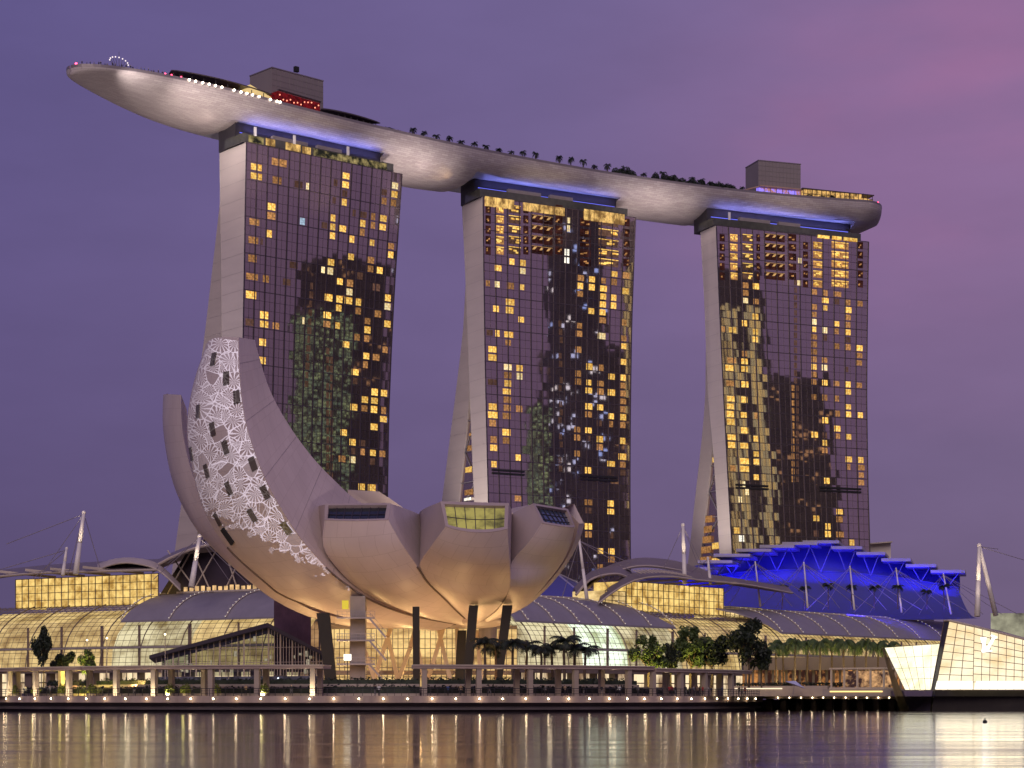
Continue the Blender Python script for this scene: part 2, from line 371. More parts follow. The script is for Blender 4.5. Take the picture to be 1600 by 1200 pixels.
def lsq(data, deg):
    n = deg + 1; A = [[sum(w * x ** (i + j) for x, y, w in data) for j in range(n)] + [sum(w * y * x ** i for x, y, w in data)] for i in range(n)]
    for i in range(n):
        p = max(range(i, n), key=lambda r: abs(A[r][i])); A[i], A[p] = A[p], A[i]
        for r in range(n):
            if r != i:
                f = A[r][i] / A[i][i]; A[r] = [a - f * b for a, b in zip(A[r], A[i])]
    return [A[i][n] / A[i][i] for i in range(n)]
class Tower: pass
def make_tower(idx, L, Rr, fo, fi, ri, ro, rt, nb, lab, jit):
    T = Tower(); T.nb = nb
    Dl = (ZT - CH) * F / (HY - L[1]); Dr = (ZT - CH) * F / (HY - Rr[1])
    O = P(L[0], L[1], Dl); O.z = 0; Q = P(Rr[0], Rr[1], Dr); Q.z = 0
    d = (Q - O).normalized(); n = Vector((d.y, -d.x, 0))
    T.O, T.d, T.n = O, d, n
    def end(px, py):
        k = (px - 800) / F; o = (k * O.y - O.x) / (n.x - k * n.y); y = O.y + o * n.y
        return (CH + (HY - py) / F * y, o)
    fo_ = [end(*p) for p in fo]; cq = lsq([(z / 100, o, 3 if i == 0 else 1) for i, (z, o) in enumerate(fo_)], 2); T.fo = [(z, sum(c * (z / 100) ** j for j, c in enumerate(cq))) for z in range(0, 196, 5)]; T.fi = sorted(end(*p) for p in fi); T.ri = sorted(end(*p) for p in ri); T.ro = sorted(end(*p) for p in ro)
    sr = []
    for px, py in rt:
        y = Dr
        for _ in range(12):
            z = CH + (HY - py) / F * y; o = interp(T.fo, z); b = O + n * o; k = (px - 800) / F
            s = (k * b.y - b.x) / (d.x - k * d.y); y = b.y + s * d.y
        sr.append((z, s))
    T.sr = sorted(sr)
    T.W = lambda u, z, off=0.0: O + n * (interp(T.fo, z) + off) + d * (u * interp(T.sr, z)) + Vector((0, 0, z))
    T.S = lambda s, o, z: O + d * s + n * o + Vector((0, 0, z))
    def inv(px, py):
        y = (Dl + Dr) / 2
        for _ in range(15):
            z = CH + (HY - py) / F * y; b = O + n * interp(T.fo, z); k = (px - 800) / F
            s = (k * b.y - b.x) / (d.x - k * d.y); y = b.y + s * d.y
        return s / interp(T.sr, z), z, y
    T.inv = inv
    root = thing('hotel_tower', lab, 'hotel tower', T.S(0, 0, 2.5)); T.root = root
    zs = [2.4] + [ZT - k * FLH * 3 for k in range(20, -1, -1)]
    def slab(fa, fb, zmin, zmax, name, front):
        b = MB(); rows = []
        zz = [z for z in zs if zmin <= z <= zmax]
        if zz[-1] < zmax - .1: zz.append(zmax)
        for z in zz:
            s1 = interp(T.sr, z); a, c = interp(fa, z) - (.12 if front else 0), interp(fb, z)
            if c > a - .3: c = a - .3
            rows.append([T.S(0, a, z), T.S(s1, a, z), T.S(s1, c, z), T.S(0, c, z)] if front else [T.S(.9, a, z), T.S(s1, a, z), T.S(s1, c, z), T.S(.9, c, z)])
        b.grid(rows, True); k = len(b.v); b.f.append((k - 4, k - 3, k - 2, k - 1)); b.m.append(0)
        return b.build(name, M['endwall'] if front else M['rearwall_shaded'], root)
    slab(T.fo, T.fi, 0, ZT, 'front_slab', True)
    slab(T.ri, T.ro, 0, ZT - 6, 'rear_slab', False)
    b = MB(); b.path([T.S(.5, interp(T.fi, z) - .3, z) for z in zs if z < ZT - 25], .42, 6); b.build('slab_gap_shade', M['black'], root)  # black tube standing in for the shade in the gap between slabs
    # panel seams on the pale end walls
    b = MB()
    for k in range(1, 29):
        z = ZT - k * FLH * 2; a, c = interp(T.fo, z), interp(T.fi, z); b.bar(T.S(-.03, a - .1, z), T.S(-.03, c, z), .04, .05)
        a, c = interp(T.ri, z), interp(T.ro, z)
        if a > c + .6 and z < ZT - 30: b.bar(T.S(.87, a, z), T.S(.87, c, z), .04, .05)
    for (q, w) in ((T.fo, -.15), (T.fi, .1)):
        b.path([T.S(-.04, interp(q, z) + w, z) for z in zs], .09, 4)
    b.build('seam_pattern', pbr('seam', (.42, .38, .38), .6), root)
    # glass panes, each very slightly out of true as real panes are
    rng = random.Random(idx); b = MB(); nr = int((ZT - 3) / FLH); nc = nb * 2
    for r in range(nr):
        z1 = ZT - r * FLH; z0 = z1 - FLH
        for c in range(nc):
            u0, u1 = c / nc, (c + 1) / nc; ta, tb = rng.uniform(-jit, jit) * 1.3, rng.uniform(-jit, jit) * 1.5
            vs = [T.W(u0, z0, -ta - tb), T.W(u1, z0, ta - tb), T.W(u1, z1, ta + tb), T.W(u0, z1, -ta + tb)]
            b.quad(*vs)
    b.build('glass_facade', M['tglass'], root)
    b = MB()
    for c in range(nb + 1):
        pts = [T.W(c / nb, z, .10) for z in zs]
        for i in range(len(pts) - 1): b.bar(pts[i], pts[i + 1], .34, .30, n)
    b.build('mullion', M['mullion'], root); b = MB()
    for c in range(nb):
        pts = [T.W((c + .5) / nb, z, .05) for z in zs]
        for i in range(len(pts) - 1): b.bar(pts[i], pts[i + 1], .06, .07, n)
    for r in range(nr):
        z = ZT - r * FLH; b.bar(T.W(0, z, .05), T.W(1, z, .05), .10, .28 if r % 4 == 0 else .08)
    b.build('floor_line', M['submull'], root)
    T.cells = set(); T.lit = []
    return T
def snap(T, px, py):
    u, z, y = T.inv(px, py); r = int((ZT - z) / FLH); return u, ZT - (r + .5) * FLH, y
def lit(T, px, py, kind='Y', w=12.0, h=None):
    u, z, y = snap(T, px, py); sr = interp(T.sr, z); key = (round(u * T.nb * 2), round(z, 1))
    if key in T.cells: return
    T.cells.add(key)
    wm = w / F * y / max(.5, T.d.x) * .94; rw = random.Random(int(px * 13 + py * 7)); hh = h or rw.uniform(2.05, 2.45); wm *= rw.uniform(.85, 1.08)
    if kind == 'Y' and w > 7: kind = rw.choice('YYYYYYYYYAAV')
    if kind == 'W' and w <= 7: kind = 'V'
    u0, u1 = u - wm / sr / 2, u + wm / sr / 2; u0 = max(u0, .008); u1 = min(u1, .992)
    T.lit.append((u0, u1, z - hh / 2, z + hh / 2, kind))
WV = emis('lit_window_cream', (1.0, .86, .50), 1.25, 0, 1.0, rnd=.6, col2=(.70, .45, .16), lo=.38, hi=.58)
KM = {'V': WV, 'Y': WY, 'A': WA, 'W': WW, 'D': WD, 'B': WB}
def flush(T, pane=None):
    T.lit.sort(key=lambda q: -(q[1] - q[0]) * {'Y': 3, 'V': 3, 'W': 3, 'A': 2, 'B': 2, 'D': 1}[q[4]])
    def put(b, q):
        u0, u1, z0, z1, k = q; m = u0 + (u1 - u0) * random.choice((.5, .62, .4)); g = .0016
        for a, c in ((u0, m - g), (m + g, u1)):
            for e, f in ((z0, z0 + (z1 - z0) * .30), (z0 + (z1 - z0) * .34, z1)):
                b.add([T.W(a, e, .10), T.W(c, e, .10), T.W(c, f, .10), T.W(a, f, .10), T.W(a, e, .0), T.W(c, e, .0), T.W(c, f, .0), T.W(a, f, .0)], [(0, 1, 2, 3), (0, 4, 5, 1), (1, 5, 6, 2), (2, 6, 7, 3), (3, 7, 4, 0)])
    for q in T.lit[:98]:
        b = MB(); put(b, q); c = T.W((q[0] + q[1]) / 2, (q[2] + q[3]) / 2); b.build('lit_window', KM[q[4]], T.root, origin=c)
    rest = T.lit[98:]
    if rest:
        b = MB(); ks = sorted(set(q[4] for q in rest))
        for q in rest: b.cur = ks.index(q[4]); put(b, q)
        tag(b.build('small_lit_windows', [KM[k] for k in ks], T.root), kind='stuff')
def crop(x0, y0, s, txt, T):
    for tok in txt.split():
        kind = 'Y'
        if tok[-1] in 'AWDBY': kind, tok = tok[-1], tok[:-1]
        v = [float(a) for a in tok.split(',')]
        lit(T, x0 + v[0] * s, y0 + v[1] * s, kind, v[2] * s if len(v) > 2 else 41 * s)

T1 = make_tower(1, (385, 222), (628, 272),
    [(385, 222), (382, 400), (380, 525), (377, 700), (373, 900), (371, 1085)],
    [(343, 236), (345, 400), (346, 525), (346, 700), (345, 900), (344, 1085)],
    [(346, 236), (346, 480), (320, 740), (305, 830), (299, 885), (280, 1085)],
    [(344, 250), (342, 300), (316, 525), (279, 793), (266, 887), (240, 1085)],
    [(628, 272), (616, 450), (611, 550), (607, 650), (605, 780), (604, 1085)], 15,
    'tall glass hotel tower nearest the overhanging bow of the roof deck, behind the lotus museum', .003)
T2 = make_tower(2, (755, 307), (993, 340),
    [(755, 307), (756, 507), (758, 620), (764, 784), (768, 900), (772, 1085)],
    [(722, 322), (727, 422), (734, 620), (741, 784), (746, 900), (752, 1085)],
    [(723, 322), (731, 520), (733, 600), (713, 784), (700, 900), (680, 1085)],
    [(723, 330), (725, 430), (720, 521), (708, 620), (687, 784), (672, 900), (648, 1085)],
    [(993, 340), (987, 500), (985, 620), (984, 760), (985, 900), (987, 1085)], 13,
    'middle glass hotel tower of the three, rising behind the museum window ends', .004)
T3 = make_tower(3, (1119, 352), (1357, 378),
    [(1119, 352), (1125, 475), (1128, 620), (1137, 725), (1145, 862), (1158, 1085)],
    [(1095, 370), (1101, 475), (1106, 620), (1116, 725), (1124, 860), (1138, 1085)],
    [(1096, 370), (1107, 600), (1111, 682), (1101, 787), (1091, 862), (1065, 1085)],
    [(1096, 380), (1100, 520), (1099, 625), (1092, 700), (1082, 787), (1074, 862), (1045, 1085)],
    [(1357, 378), (1355, 500), (1354, 620), (1356, 760), (1359, 860), (1364, 1085)], 13,
    'glass hotel tower behind the blue lit hall, full of golden windows', .007)
TW = [T1, T2, T3]
crop(300, 200, .3, '335,195,60 335,250,60 455,158,72A 443,272,46A 415,388 413,440A 555,303,40D 601,322,14W 575,480,28B 690,497,28D 325,475,55A 320,565,55A 403,535,28 315,662,46A 313,760,55 385,770,30A 308,852,48 376,955 376,1005 437,1015,36A 300,990,40D 368,1098,34 366,1190,36 530,700,40D 493,795,36D 583,995,16W 362,610,12D', T1)
crop(300, 200, .3, '803,235,34 800,293,34 1057,290,30 1053,348,30 1048,405,30 792,408,28 735,455,26 733,510,26 732,552,24 785,518,32 1000,392,28 998,450,30 992,510,34 945,440,24A 943,498,24 890,485,26 887,538,26 833,573,26 938,593,26 828,663,30 1037,612,28A 1035,658,30 930,680,36A 930,728,30A 978,737,34 722,690,36 718,735,36 683,725,16W 768,790,34 822,800,34 820,845,34 815,890,36 712,872,36 765,880,36 865,897,34 763,925,34 863,943,34 1020,880,30 1018,925,34 705,962,38 703,1008,34A 757,1015,30 968,960,34 1018,1012,30 912,1000,32A 912,1042,34 910,1088,26A 858,1078,30A 803,1118,34 908,1175,32 958,1185,38 1005,1150,28A 748,285,20D 740,385,16D 845,430,14D 893,430,36D 875,755,30D 795,355,24D 1000,330,30D 960,830,40D', T1)
crop(460, 440, .3, '368,420,28A 317,457,32 315,505,26D 418,562,34 467,570,34 365,602,34 417,607,36 310,643,34 363,650,38A 413,655,36 465,662,28A 462,708,36 415,747,36 257,773,34 303,827,34 353,830,30D 303,870,30D 353,875,30A 406,883,34 458,888,34 405,920,28D 248,912,34 303,915,30 350,1060,36 403,1060,38 270,320,30 427,383,32 373,375,30 475,348,24A', T1)
for i in range(18): lit(T1, 487 - i * .5, 446 + i * 9.3, 'D', 4 + (i * 7 % 3) * 2)
for i in range(30): lit(T1, 512 + (i % 2) * 6, 555 + i * 7, 'D', 4)
crop(680, 280, .2833, '347,475,36 423,440,30 484,447,32 483,490,30 290,557,24A 342,565,28 415,572,46 480,582,26 413,660,50 410,705,50 335,702,38 474,758,36 300,830,34D 343,835,24 405,842,50 402,888,36A 316,922,54 316,970,54 400,1022,44 465,1027,42 400,1068,44A 465,1072,36 316,1100,50D 400,1112,44 395,1190,46 803,535,36A 863,540,40 929,547,30 987,512,40 1053,520,42 987,555,32A 800,578,38 863,583,38 928,590,40 1050,605,40 798,620,34A 927,635,38 985,640,30 925,678,38 983,685,32 923,722,40 860,713,40 923,765,42A 1043,780,26A 795,797,36A 793,842,40 918,853,52 1040,867,32 1040,912,32 790,928,34A 1038,998,30 850,1022,40 913,1028,38A 788,1060,32A 788,1103,38A 847,1108,32 847,1152,38 912,1115,36A 912,1158,36A 973,1077,40 972,1165,40 1035,1083,34 1035,1127,34A 1035,1172,36 733,258,22W 733,240,22W 726,418,26W 726,438,26W', T2)
crop(680, 580, .2833, '398,143,50 397,190,38A 463,193,40A 394,240,46A 317,185,46 317,230,50 317,277,40A 393,328,46 393,372,44A 322,365,38A 322,412,40 324,503,32 457,468,34 456,692,34A 847,185,38 910,190,38 845,230,38A 970,243,38 968,287,30A 1035,152,36A 1034,200,36A 1034,247,38 1033,290,34A 905,280,30D 783,315,36A 845,322,36 783,357,36 908,367,40 908,412,36A 1032,378,40 783,447,36 1032,465,44 1032,510,38A 970,505,44 1035,553,30D 960,545,20D 843,540,42 845,715,48A 968,723,38 968,768,40 845,755,36D 845,850,42 845,893,38 970,920,26D 912,990,32 972,990,38 972,1035,40 910,1078,30A 845,365,24D 968,900,24D 975,1075,24D', T2)
for i in range(14): lit(T2, 875 + (i % 3), 500 + i * 18, 'D', 5)
crop(1060, 330, .2416, '435,487,40 435,540,44 432,585,40 502,495,42 502,590,38 498,690,42 428,735,40 498,787,36 497,838,40 290,775,26A 350,778,56 428,930,40A 428,983,46 330,1022,58 428,1028,52 335,1120,54 430,1127,54 345,970,70A 880,520,36A 950,525,36 1028,530,54A 950,573,50 1025,580,34D 1097,583,36A 1175,590,42 878,615,40A 948,622,40 1100,632,40 878,663,38A 1097,680,36 877,715,40 1025,722,34 1097,727,36A 877,768,34 947,768,36 1022,773,32A 1097,778,38 877,815,46 947,818,38D 877,863,42A 1025,870,40A 1097,873,42 1097,828,36D 1172,880,42 1172,935,38A 877,910,46A 877,960,44A 945,960,38A 1170,975,46A 877,1008,42 945,1012,40 877,1057,40A 877,1108,38A 947,1108,44 1022,1113,40A 1097,1118,42 1170,1120,38A 1097,1165,40 877,1190,36A 1087,1020,28D', T3)
crop(1060, 600, .25, '325,10,46 412,12,50 848,0,30 917,0,40 990,5,36A 1060,10,46 1135,10,40A 1060,47,38 328,100,50 412,105,44 848,83,38A 915,87,38 990,90,32A 325,155,52 325,203,56 412,205,52 328,250,52 485,208,24A 415,303,54 1062,143,42 1062,192,40 993,192,40 1137,198,40 918,232,40 993,285,48 995,333,38A 852,327,44 1062,335,46 915,330,32D 333,347,50 483,352,34 333,397,46 915,378,36 915,425,38 487,450,36 487,495,38 1065,477,42 1140,480,38 1143,525,50A 1143,577,40A 1143,625,42A 1065,522,22A 342,540,38A 415,495,60 487,592,38 415,545,60 415,400,60 928,612,40 862,850,44 1007,808,44 1007,857,42A 935,900,38 935,948,40 1010,950,52 1083,997,38 365,925,36 860,935,34D 410,640,20W 385,700,24W 430,690,26W 395,980,40W', T3)
for i in range(13): lit(T3, 1239, 604 + i * 12.1, 'A', 4.5); lit(T3, 1246, 604 + i * 12.1, 'D', 4.5)
for i in range(18): lit(T3, 1243, 440 + i * 9.6, 'D', 5)
for T in (T2, T3): T.suite = []
# two-storey suites at the top of the middle and right towers
def suites(T, x0, y0, s, rows, spec, hh):
    root = T.root; bp = []
    for ry in rows:
        for cx, w, kind in spec:
            px, py = x0 + cx * s, y0 + ry * s + (cx - spec[0][0]) * 0.0
            u, z, y = T.inv(px, py); sr = interp(T.sr, z); wm = w * s / F * y / T.d.x; u0, u1 = u - wm / sr / 2, u + wm / sr / 2
            c = T.W(u, z)
            b = MB(); b.cur = 0; b.add([T.W(u0, z - hh / 2, .08), T.W(u1, z - hh / 2, .08), T.W(u1, z + hh / 2, .08), T.W(u0, z + hh / 2, .08)], [(0, 1, 2, 3)])
            b.cur = 1
            rg = random.Random(int(px * 7 + py))
            if kind == 'S':      # slanted ceiling coffers
                for q in range(3):
                    a = u0 + (u1 - u0) * (q + .12) / 3; c2 = u0 + (u1 - u0) * (q + .80) / 3
                    b.add([T.W(a, z - .1, .14), T.W(a + (c2 - a) * .55, z + .05, .14), T.W(c2, z + hh * .40, .14), T.W(a + (c2 - a) * .4, z + hh * .34, .14)], [(0, 1, 2, 3)])
                b.add([T.W(u0, z + hh * .43, .14), T.W(u1, z + hh * .43, .14), T.W(u1, z + hh * .47, .14), T.W(u0, z + hh * .47, .14)], [(0, 1, 2, 3)])
                mats = [M['suite'], WC]
            elif kind in 'YM':
                e = .0 if kind == 'Y' else .25
                b.add([T.W(u0, z + hh * .36, .14), T.W(u1, z + hh * .36, .14), T.W(u1, z + hh * .46, .14), T.W(u0, z + hh * .46, .14)], [(0, 1, 2, 3)])
                for q in range(5 if kind == 'Y' else 3):
                    a = lerp(u0, u1, rg.uniform(0, .7)); c2 = min(u1, a + (u1 - u0) * rg.uniform(.15, .4)); zz = z + rg.uniform(-.4, .1) * hh
                    b.add([T.W(a, zz, .14), T.W(c2, zz, .14), T.W(c2, zz + .22 * hh, .14), T.W(a, zz + .22 * hh, .14)], [(0, 1, 2, 3)])
                mats = [WD if kind == 'M' else WA, WY]
            else:                # small ones, mostly dark
                for q in range(2):
                    a = lerp(u0, u1, rg.uniform(0, .6)); zz = z + rg.uniform(-.4, .2) * hh
                    b.add([T.W(a, zz, .14), T.W(a + (u1 - u0) * .3, zz, .14), T.W(a + (u1 - u0) * .3, zz + .25 * hh, .14), T.W(a, zz + .12 * hh, .14)], [(0, 1, 2, 3)])
                mats = [M['suite'], WA]
            b.build('suite_window', mats, root)
suites(T2, 680, 280, .2833, (165, 222, 279, 336, 393), [(292, 28, 'R'), (357, 42, 'Y'), (438, 66, 'M'), (500, 28, 'R'), (588, 118, 'S'), (682, 40, 'R')], 3.0)
suites(T2, 680, 280, .2833, (238, 296, 352, 408, 460), [(828, 60, 'R'), (955, 112, 'M'), (1053, 38, 'R')], 2.9)
suites(T3, 1060, 330, .2416, (172, 234, 296, 358, 420), [(283, 34, 'R'), (358, 50, 'Y'), (448, 70, 'M'), (516, 24, 'R'), (622, 140, 'S'), (735, 56, 'R')], 2.9)
suites(T3, 1060, 330, .2416, (222, 283, 345, 407, 470), [(822, 34, 'R'), (900, 62, 'Y'), (1045, 118, 'Y'), (1177, 36, 'R')], 2.9)
crop(1060, 330, .2416, '785,312,24W 785,338,24W 780,445,24W 780,470,24W', T3)
for T in TW: flush(T)
for T, e in ((T1, 75000), (T2, 110000), (T3, 90000)):
    spot('slab_end_fill', T.S(-34, interp(T.fo, 60) + 4, 42), T.S(0, interp(T.fo, 90) - 6, 95), e * .8, (1, .88, .76), 75, 1, 1)  # unseen fill spots, added to brighten the slab ends
# service louvres
def louvre(T, pxa, pxb, py):
    b = MB()
    for k in (0, 1):
        ua, z, _ = T.inv(pxa, py); ub, z2, _ = T.inv(pxb, py); zz = z + k * 1.2
        b.bar(T.W(ua, zz, .3), T.W(ub, zz, .3), .35, .7)
    b.build('louvre_band', M['black'], T.root)
louvre(T2, 769, 819, 739); louvre(T2, 906, 964, 748); louvre(T3, 1150, 1200, 762); louvre(T3, 1280, 1345, 766)
# atrium glass between the two slabs, with its steel bracing
def atrium(T, zmax, wins):
    b = MB(); rows = []; zz = [2.5 + (zmax - 2.5) * k / 10 for k in range(11)]
    for z in zz: rows.append([T.S(1.6, interp(T.fi, z), z), T.S(1.6, min(interp(T.ri, z), interp(T.fi, z)) , z)])
    b.grid(rows); at = b.build('atrium_glass', M['tglass'], T.root)
    b = MB()
    for i in range(10):
        z0, z1 = zz[i], zz[i + 1]
        f0, r0, f1, r1 = interp(T.fi, z0), interp(T.ri, z0), interp(T.fi, z1), interp(T.ri, z1)
        b.bar(T.S(1.3, f0, z0), T.S(1.3, r0, z0), .3, .3)
        if i % 2: b.bar(T.S(1.3, f0, z0), T.S(1.3, r1, z1), .35, .35)
        else: b.bar(T.S(1.3, r0, z0), T.S(1.3, f1, z1), .35, .35)
    b.build('bracing', M['greymetal'], T.root)
    b = MB()
    for (z, t0, t1, h, kind) in wins:
        f, r = interp(T.fi, z), interp(T.ri, z); b.cur = kind
        a, c = lerp(f, r, t0), lerp(f, r, t1); b.quad(T.S(1.0, a, z - h / 2), T.S(1.0, c, z - h / 2), T.S(1.0, c, z + h / 2), T.S(1.0, a, z + h / 2))
    b.build('atrium_window', [WY, WA, WW], T.root)
atrium(T1, 130, [(60, .1, .6, 2, 0), (50, .2, .7, 2, 0)])
atrium(T2, 118, [(96, .2, .7, 2, 1), (101, .3, .6, 1, 1), (88, .25, .75, 2, 0), (79.5, .2, .7, 2, 1), (77, .3, .7, 1, 2), (69.5, .2, .8, .5, 2), (60, .05, .95, 4, 0)])
atrium(T3, 104, [(96, .3, .7, 2, 0)] + [(z, .05, .45, 2.4, 0) for z in (47, 51.5, 56, 62)] + [(z, .5, .97, 2.6, 1) for z in (45, 49, 53, 57, 61, 65, 69, 73)])
# ------------------------------------------------------------ boat-shaped roof deck
ZR, ZC = 202.3, 195.6            # rim height, height of the cut-outs over the towers
# near rim in plan, from where the photograph shows it, then a smooth centre line
RIM = [(600, 195), (680, 219), (725, 233), (850, 255), (975, 277), (1100, 295), (1250, 307), (1340, 314)]
pts = []
for px, py in RIM:
    q = P(px, py, (ZR - CH) * F / (HY - py)); pts.append((q.x, q.y))
tipD = (ZR - CH) * F / (HY - 107); tip = P(110, 107, tipD)
# least squares quadratic y(x) of the centre line: rim points pushed inland by half the beam
HB = 19.0
cp = [(tip.x, tip.y, 6.0)]
for i, (x, y) in enumerate(pts):
    th = R(lerp(39, 19, i / (len(pts) - 1))); cp.append((x - math.sin(th) * HB, y + math.cos(th) * HB, 1.0))
def lsq(data, deg):
    n = deg + 1; A = [[sum(w * x ** (i + j) for x, y, w in data) for j in range(n)] + [sum(w * y * x ** i for x, y, w in data)] for i in range(n)]
    for i in range(n):
        p = max(range(i, n), key=lambda r: abs(A[r][i])); A[i], A[p] = A[p], A[i]
        for r in range(n):
            if r != i:
                f = A[r][i] / A[i][i]; A[r] = [a - f * b for a, b in zip(A[r], A[i])]
    return [A[i][n] / A[i][i] for i in range(n)]
cf = lsq([(x / 100, y, w) for x, y, w in cp], 2)
cy = lambda x: sum(c * (x / 100) ** i for i, c in enumerate(cf))
# arc length table
tab = []; s = 0; x = tip.x; last = None
while x < 170:
    p = Vector((x, cy(x), 0))
    if last is not None: s += (p - last).length
    tab.append((s, x)); last = p; x += .5
def cen(s): x = interp(tab, s); return Vector((x, cy(x), 0))
def fr(s):
    d = (cen(s + .5) - cen(s - .5)).normalized(); return cen(s), d, Vector((d.y, -d.x, 0))
# stern where the hull ends in column 1376
SE = None
s = 250
while SE is None:
    c, d, n = fr(s); q = c + n * 4; q.z = ZR
    if proj(q)[0] > 1374: SE = s
    s += .5
def beam(s):
    w = 1.0
    if s < 62: w = math.sqrt(max(0, 1 - ((62 - s) / 62) ** 2.0))
    e = SE - s
    if e < 13: w = min(w, math.sqrt(max(0, 1 - ((13 - e) / 13) ** 2)) * .95 + .05)
    return max(HB * w, .25)
# lower outline in the photograph
LOW = [(112, 118), (117, 126), (135, 139), (155, 150), (192, 169), (230, 187), (290, 206), (350, 221), (628, 293), (680, 299), (734, 305), (994, 343), (1050, 351), (1105, 357), (1200, 366), (1350, 376), (1376, 345)]
def sec(s, h, k, N=24):
    c, d, n = fr(s); w = beam(s); a = math.pi * k / N
    o = w * math.cos(a); z = ZR - h * math.sin(a) ** .85
    return c + n * o + Vector((0, 0, z))
def solve_h(s):
    lo, hi = .3, 24
    for _ in range(30):
        h = (lo + hi) / 2; over = max(proj(sec(s, h, k))[1] - clampi(LOW, proj(sec(s, h, k))[0]) for k in range(4, 21))
        if over > 0: hi = h
        else: lo = h
    return lo
htab = []
s = .6
while s < SE:
    htab.append((s, solve_h(s))); s += 6
# smooth the keel
for _ in range(3):
    htab = [htab[0]] + [(htab[i][0], (htab[i - 1][1] + 2 * htab[i][1] + htab[i + 1][1]) / 4) for i in range(1, len(htab) - 1)] + [htab[-1]]
def keel(s):
    e = SE - s; h = clampi(htab, s)
    if e < 13: h = min(h, 12 * (math.sqrt(max(0, 1 - ((13 - e) / 13) ** 2)) * .8 + .2))
    return h
def s_at(px, off=19):
    lo, hi = 0, SE
    for _ in range(40):
        m = (lo + hi) / 2; c, d, n = fr(m); q = c + n * min(off, beam(m)); q.z = ZC
        if proj(q)[0] < px: lo = m
        else: hi = m
    return lo
CUT = [(s_at(395), s_at(612)), (s_at(755), s_at(982)), (s_at(1122), s_at(1345))]
print('deck length', SE, 'keel', [round(h, 1) for _, h in htab][::5], 'cuts', CUT)
def hull_mat():
    m, t, o = newmat('hull_skin'); b = t.nodes.new('ShaderNodeBsdfPrincipled'); t.links.new(b.outputs[0], o.inputs[0])
    uv = t.nodes.new('ShaderNodeUVMap'); br = t.nodes.new('ShaderNodeTexBrick'); t.links.new(uv.outputs[0], br.inputs['Vector'])
    br.inputs['Scale'].default_value = 1; br.inputs['Brick Width'].default_value = 3.0; br.inputs['Row Height'].default_value = .75
    br.inputs['Mortar Size'].default_value = .05; br.inputs['Mortar Smooth'].default_value = .5; br.inputs['Color1'].default_value = (.46, .41, .40, 1); br.inputs['Color2'].default_value = (.36, .31, .31, 1); br.inputs['Mortar'].default_value = (.22, .18, .18, 1)
    t.links.new(br.outputs[0], b.inputs['Base Color']); b.inputs['Roughness'].default_value = .55; b.inputs['Metallic'].default_value = .0
    bp = t.nodes.new('ShaderNodeBump'); bp.inputs['Strength'].default_value = .3; bp.inputs['Distance'].default_value = .1; t.links.new(br.outputs['Color'], bp.inputs['Height']); t.links.new(bp.outputs[0], b.inputs['Normal'])
    return m
M['hull'] = hull_mat()
droot = thing('roof_deck', 'long boat-shaped roof deck spanning the tops of all three hotel towers', 'roof deck', (*cen(150).xy, ZR))
st = []
s = 0.02
cuts = [c for cc in CUT for c in cc]
ss = sorted(set([.02, .15, .4, .8, 1.5, 2.5, 4, 6, 8] + [10 + 3 * i for i in range(int((SE - 24) / 3))] + [SE - 13 + 13 * math.sin(k / 12 * math.pi / 2) for k in range(12)] + [SE - .02] + cuts))
rows = []; svals = []
N = 24
for s in ss:
    incut = any(a < s < b for a, b in CUT); edge = [(a, b) for a, b in CUT if s in (a, b)]
    full = [sec(s, keel(s), k) for k in range(N + 1)]
    clip = [Vector((v.x, v.y, max(v.z, ZC))) for v in full]
    if edge:
        first = (full, clip) if s == edge[0][0] else (clip, full)
        rows += [first[0], first[1]]; svals += [s, s]
    else: rows.append(clip if incut else full); svals.append(s)
arc = []
for r in rows:
    a = [0]
    for k in range(N): a.append(a[-1] + (r[k + 1] - r[k]).length)
    arc.append(a)
b = MB(); b.grid(rows, uv=lambda j, i: (svals[j], arc[j][i])); b.f.append(tuple(range(N + 1))); b.m.append(0); b.f.append(tuple(len(b.v) - 1 - i for i in range(N + 1))); b.m.append(0)
b.build('hull', M['hull'], droot, 35)
# blue-washed soffits just under the cut-outs
M['soffit'] = pbr('soffit', (.42, .42, .46), .45, .2, .25, .12)
for (a, c) in CUT:
    b = MB(); rws = []
    for i in range(25):
        s = lerp(a + .3, c - .3, i / 24); cc, d, n = fr(s); f = math.sin(math.acos(0)) * 0 + beam(s)
        hh = keel(s); q = min(1, ((ZR - ZC) / hh)) ** (1 / .85); w = f * math.sqrt(max(0, 1 - q * q))
        rws.append([cc + n * (w - .2) + Vector((0, 0, ZC - .02)), cc - n * (w - .2) + Vector((0, 0, ZC - .02))])
    b.grid(rws); b.build('soffit', M['soffit'], droot)
# deck surface and rim parapet
b = MB(); b.grid([[sec(s, 1, 0), sec(s, 1, N)] for s in ss]); b.build('deck_surface', pbr('deck_boards', (.16, .12, .10), .7, 0, .2, .4), droot)
m_rim = pbr('rim_metal', (.22, .19, .20), .4, .3, .1, .3)
b = MB()
for sd_ in (1, -1):
    pr = []
    for s in ss:
        cc, d, n = fr(s); pr.append(cc + n * sd_ * (beam(s) - .15) + Vector((0, 0, ZR + .45)))
    for i in range(len(pr) - 1):
        if (pr[i + 1] - pr[i]).length > .02: b.bar(pr[i], pr[i + 1], .22, .9)
b.build('parapet', m_rim, droot)

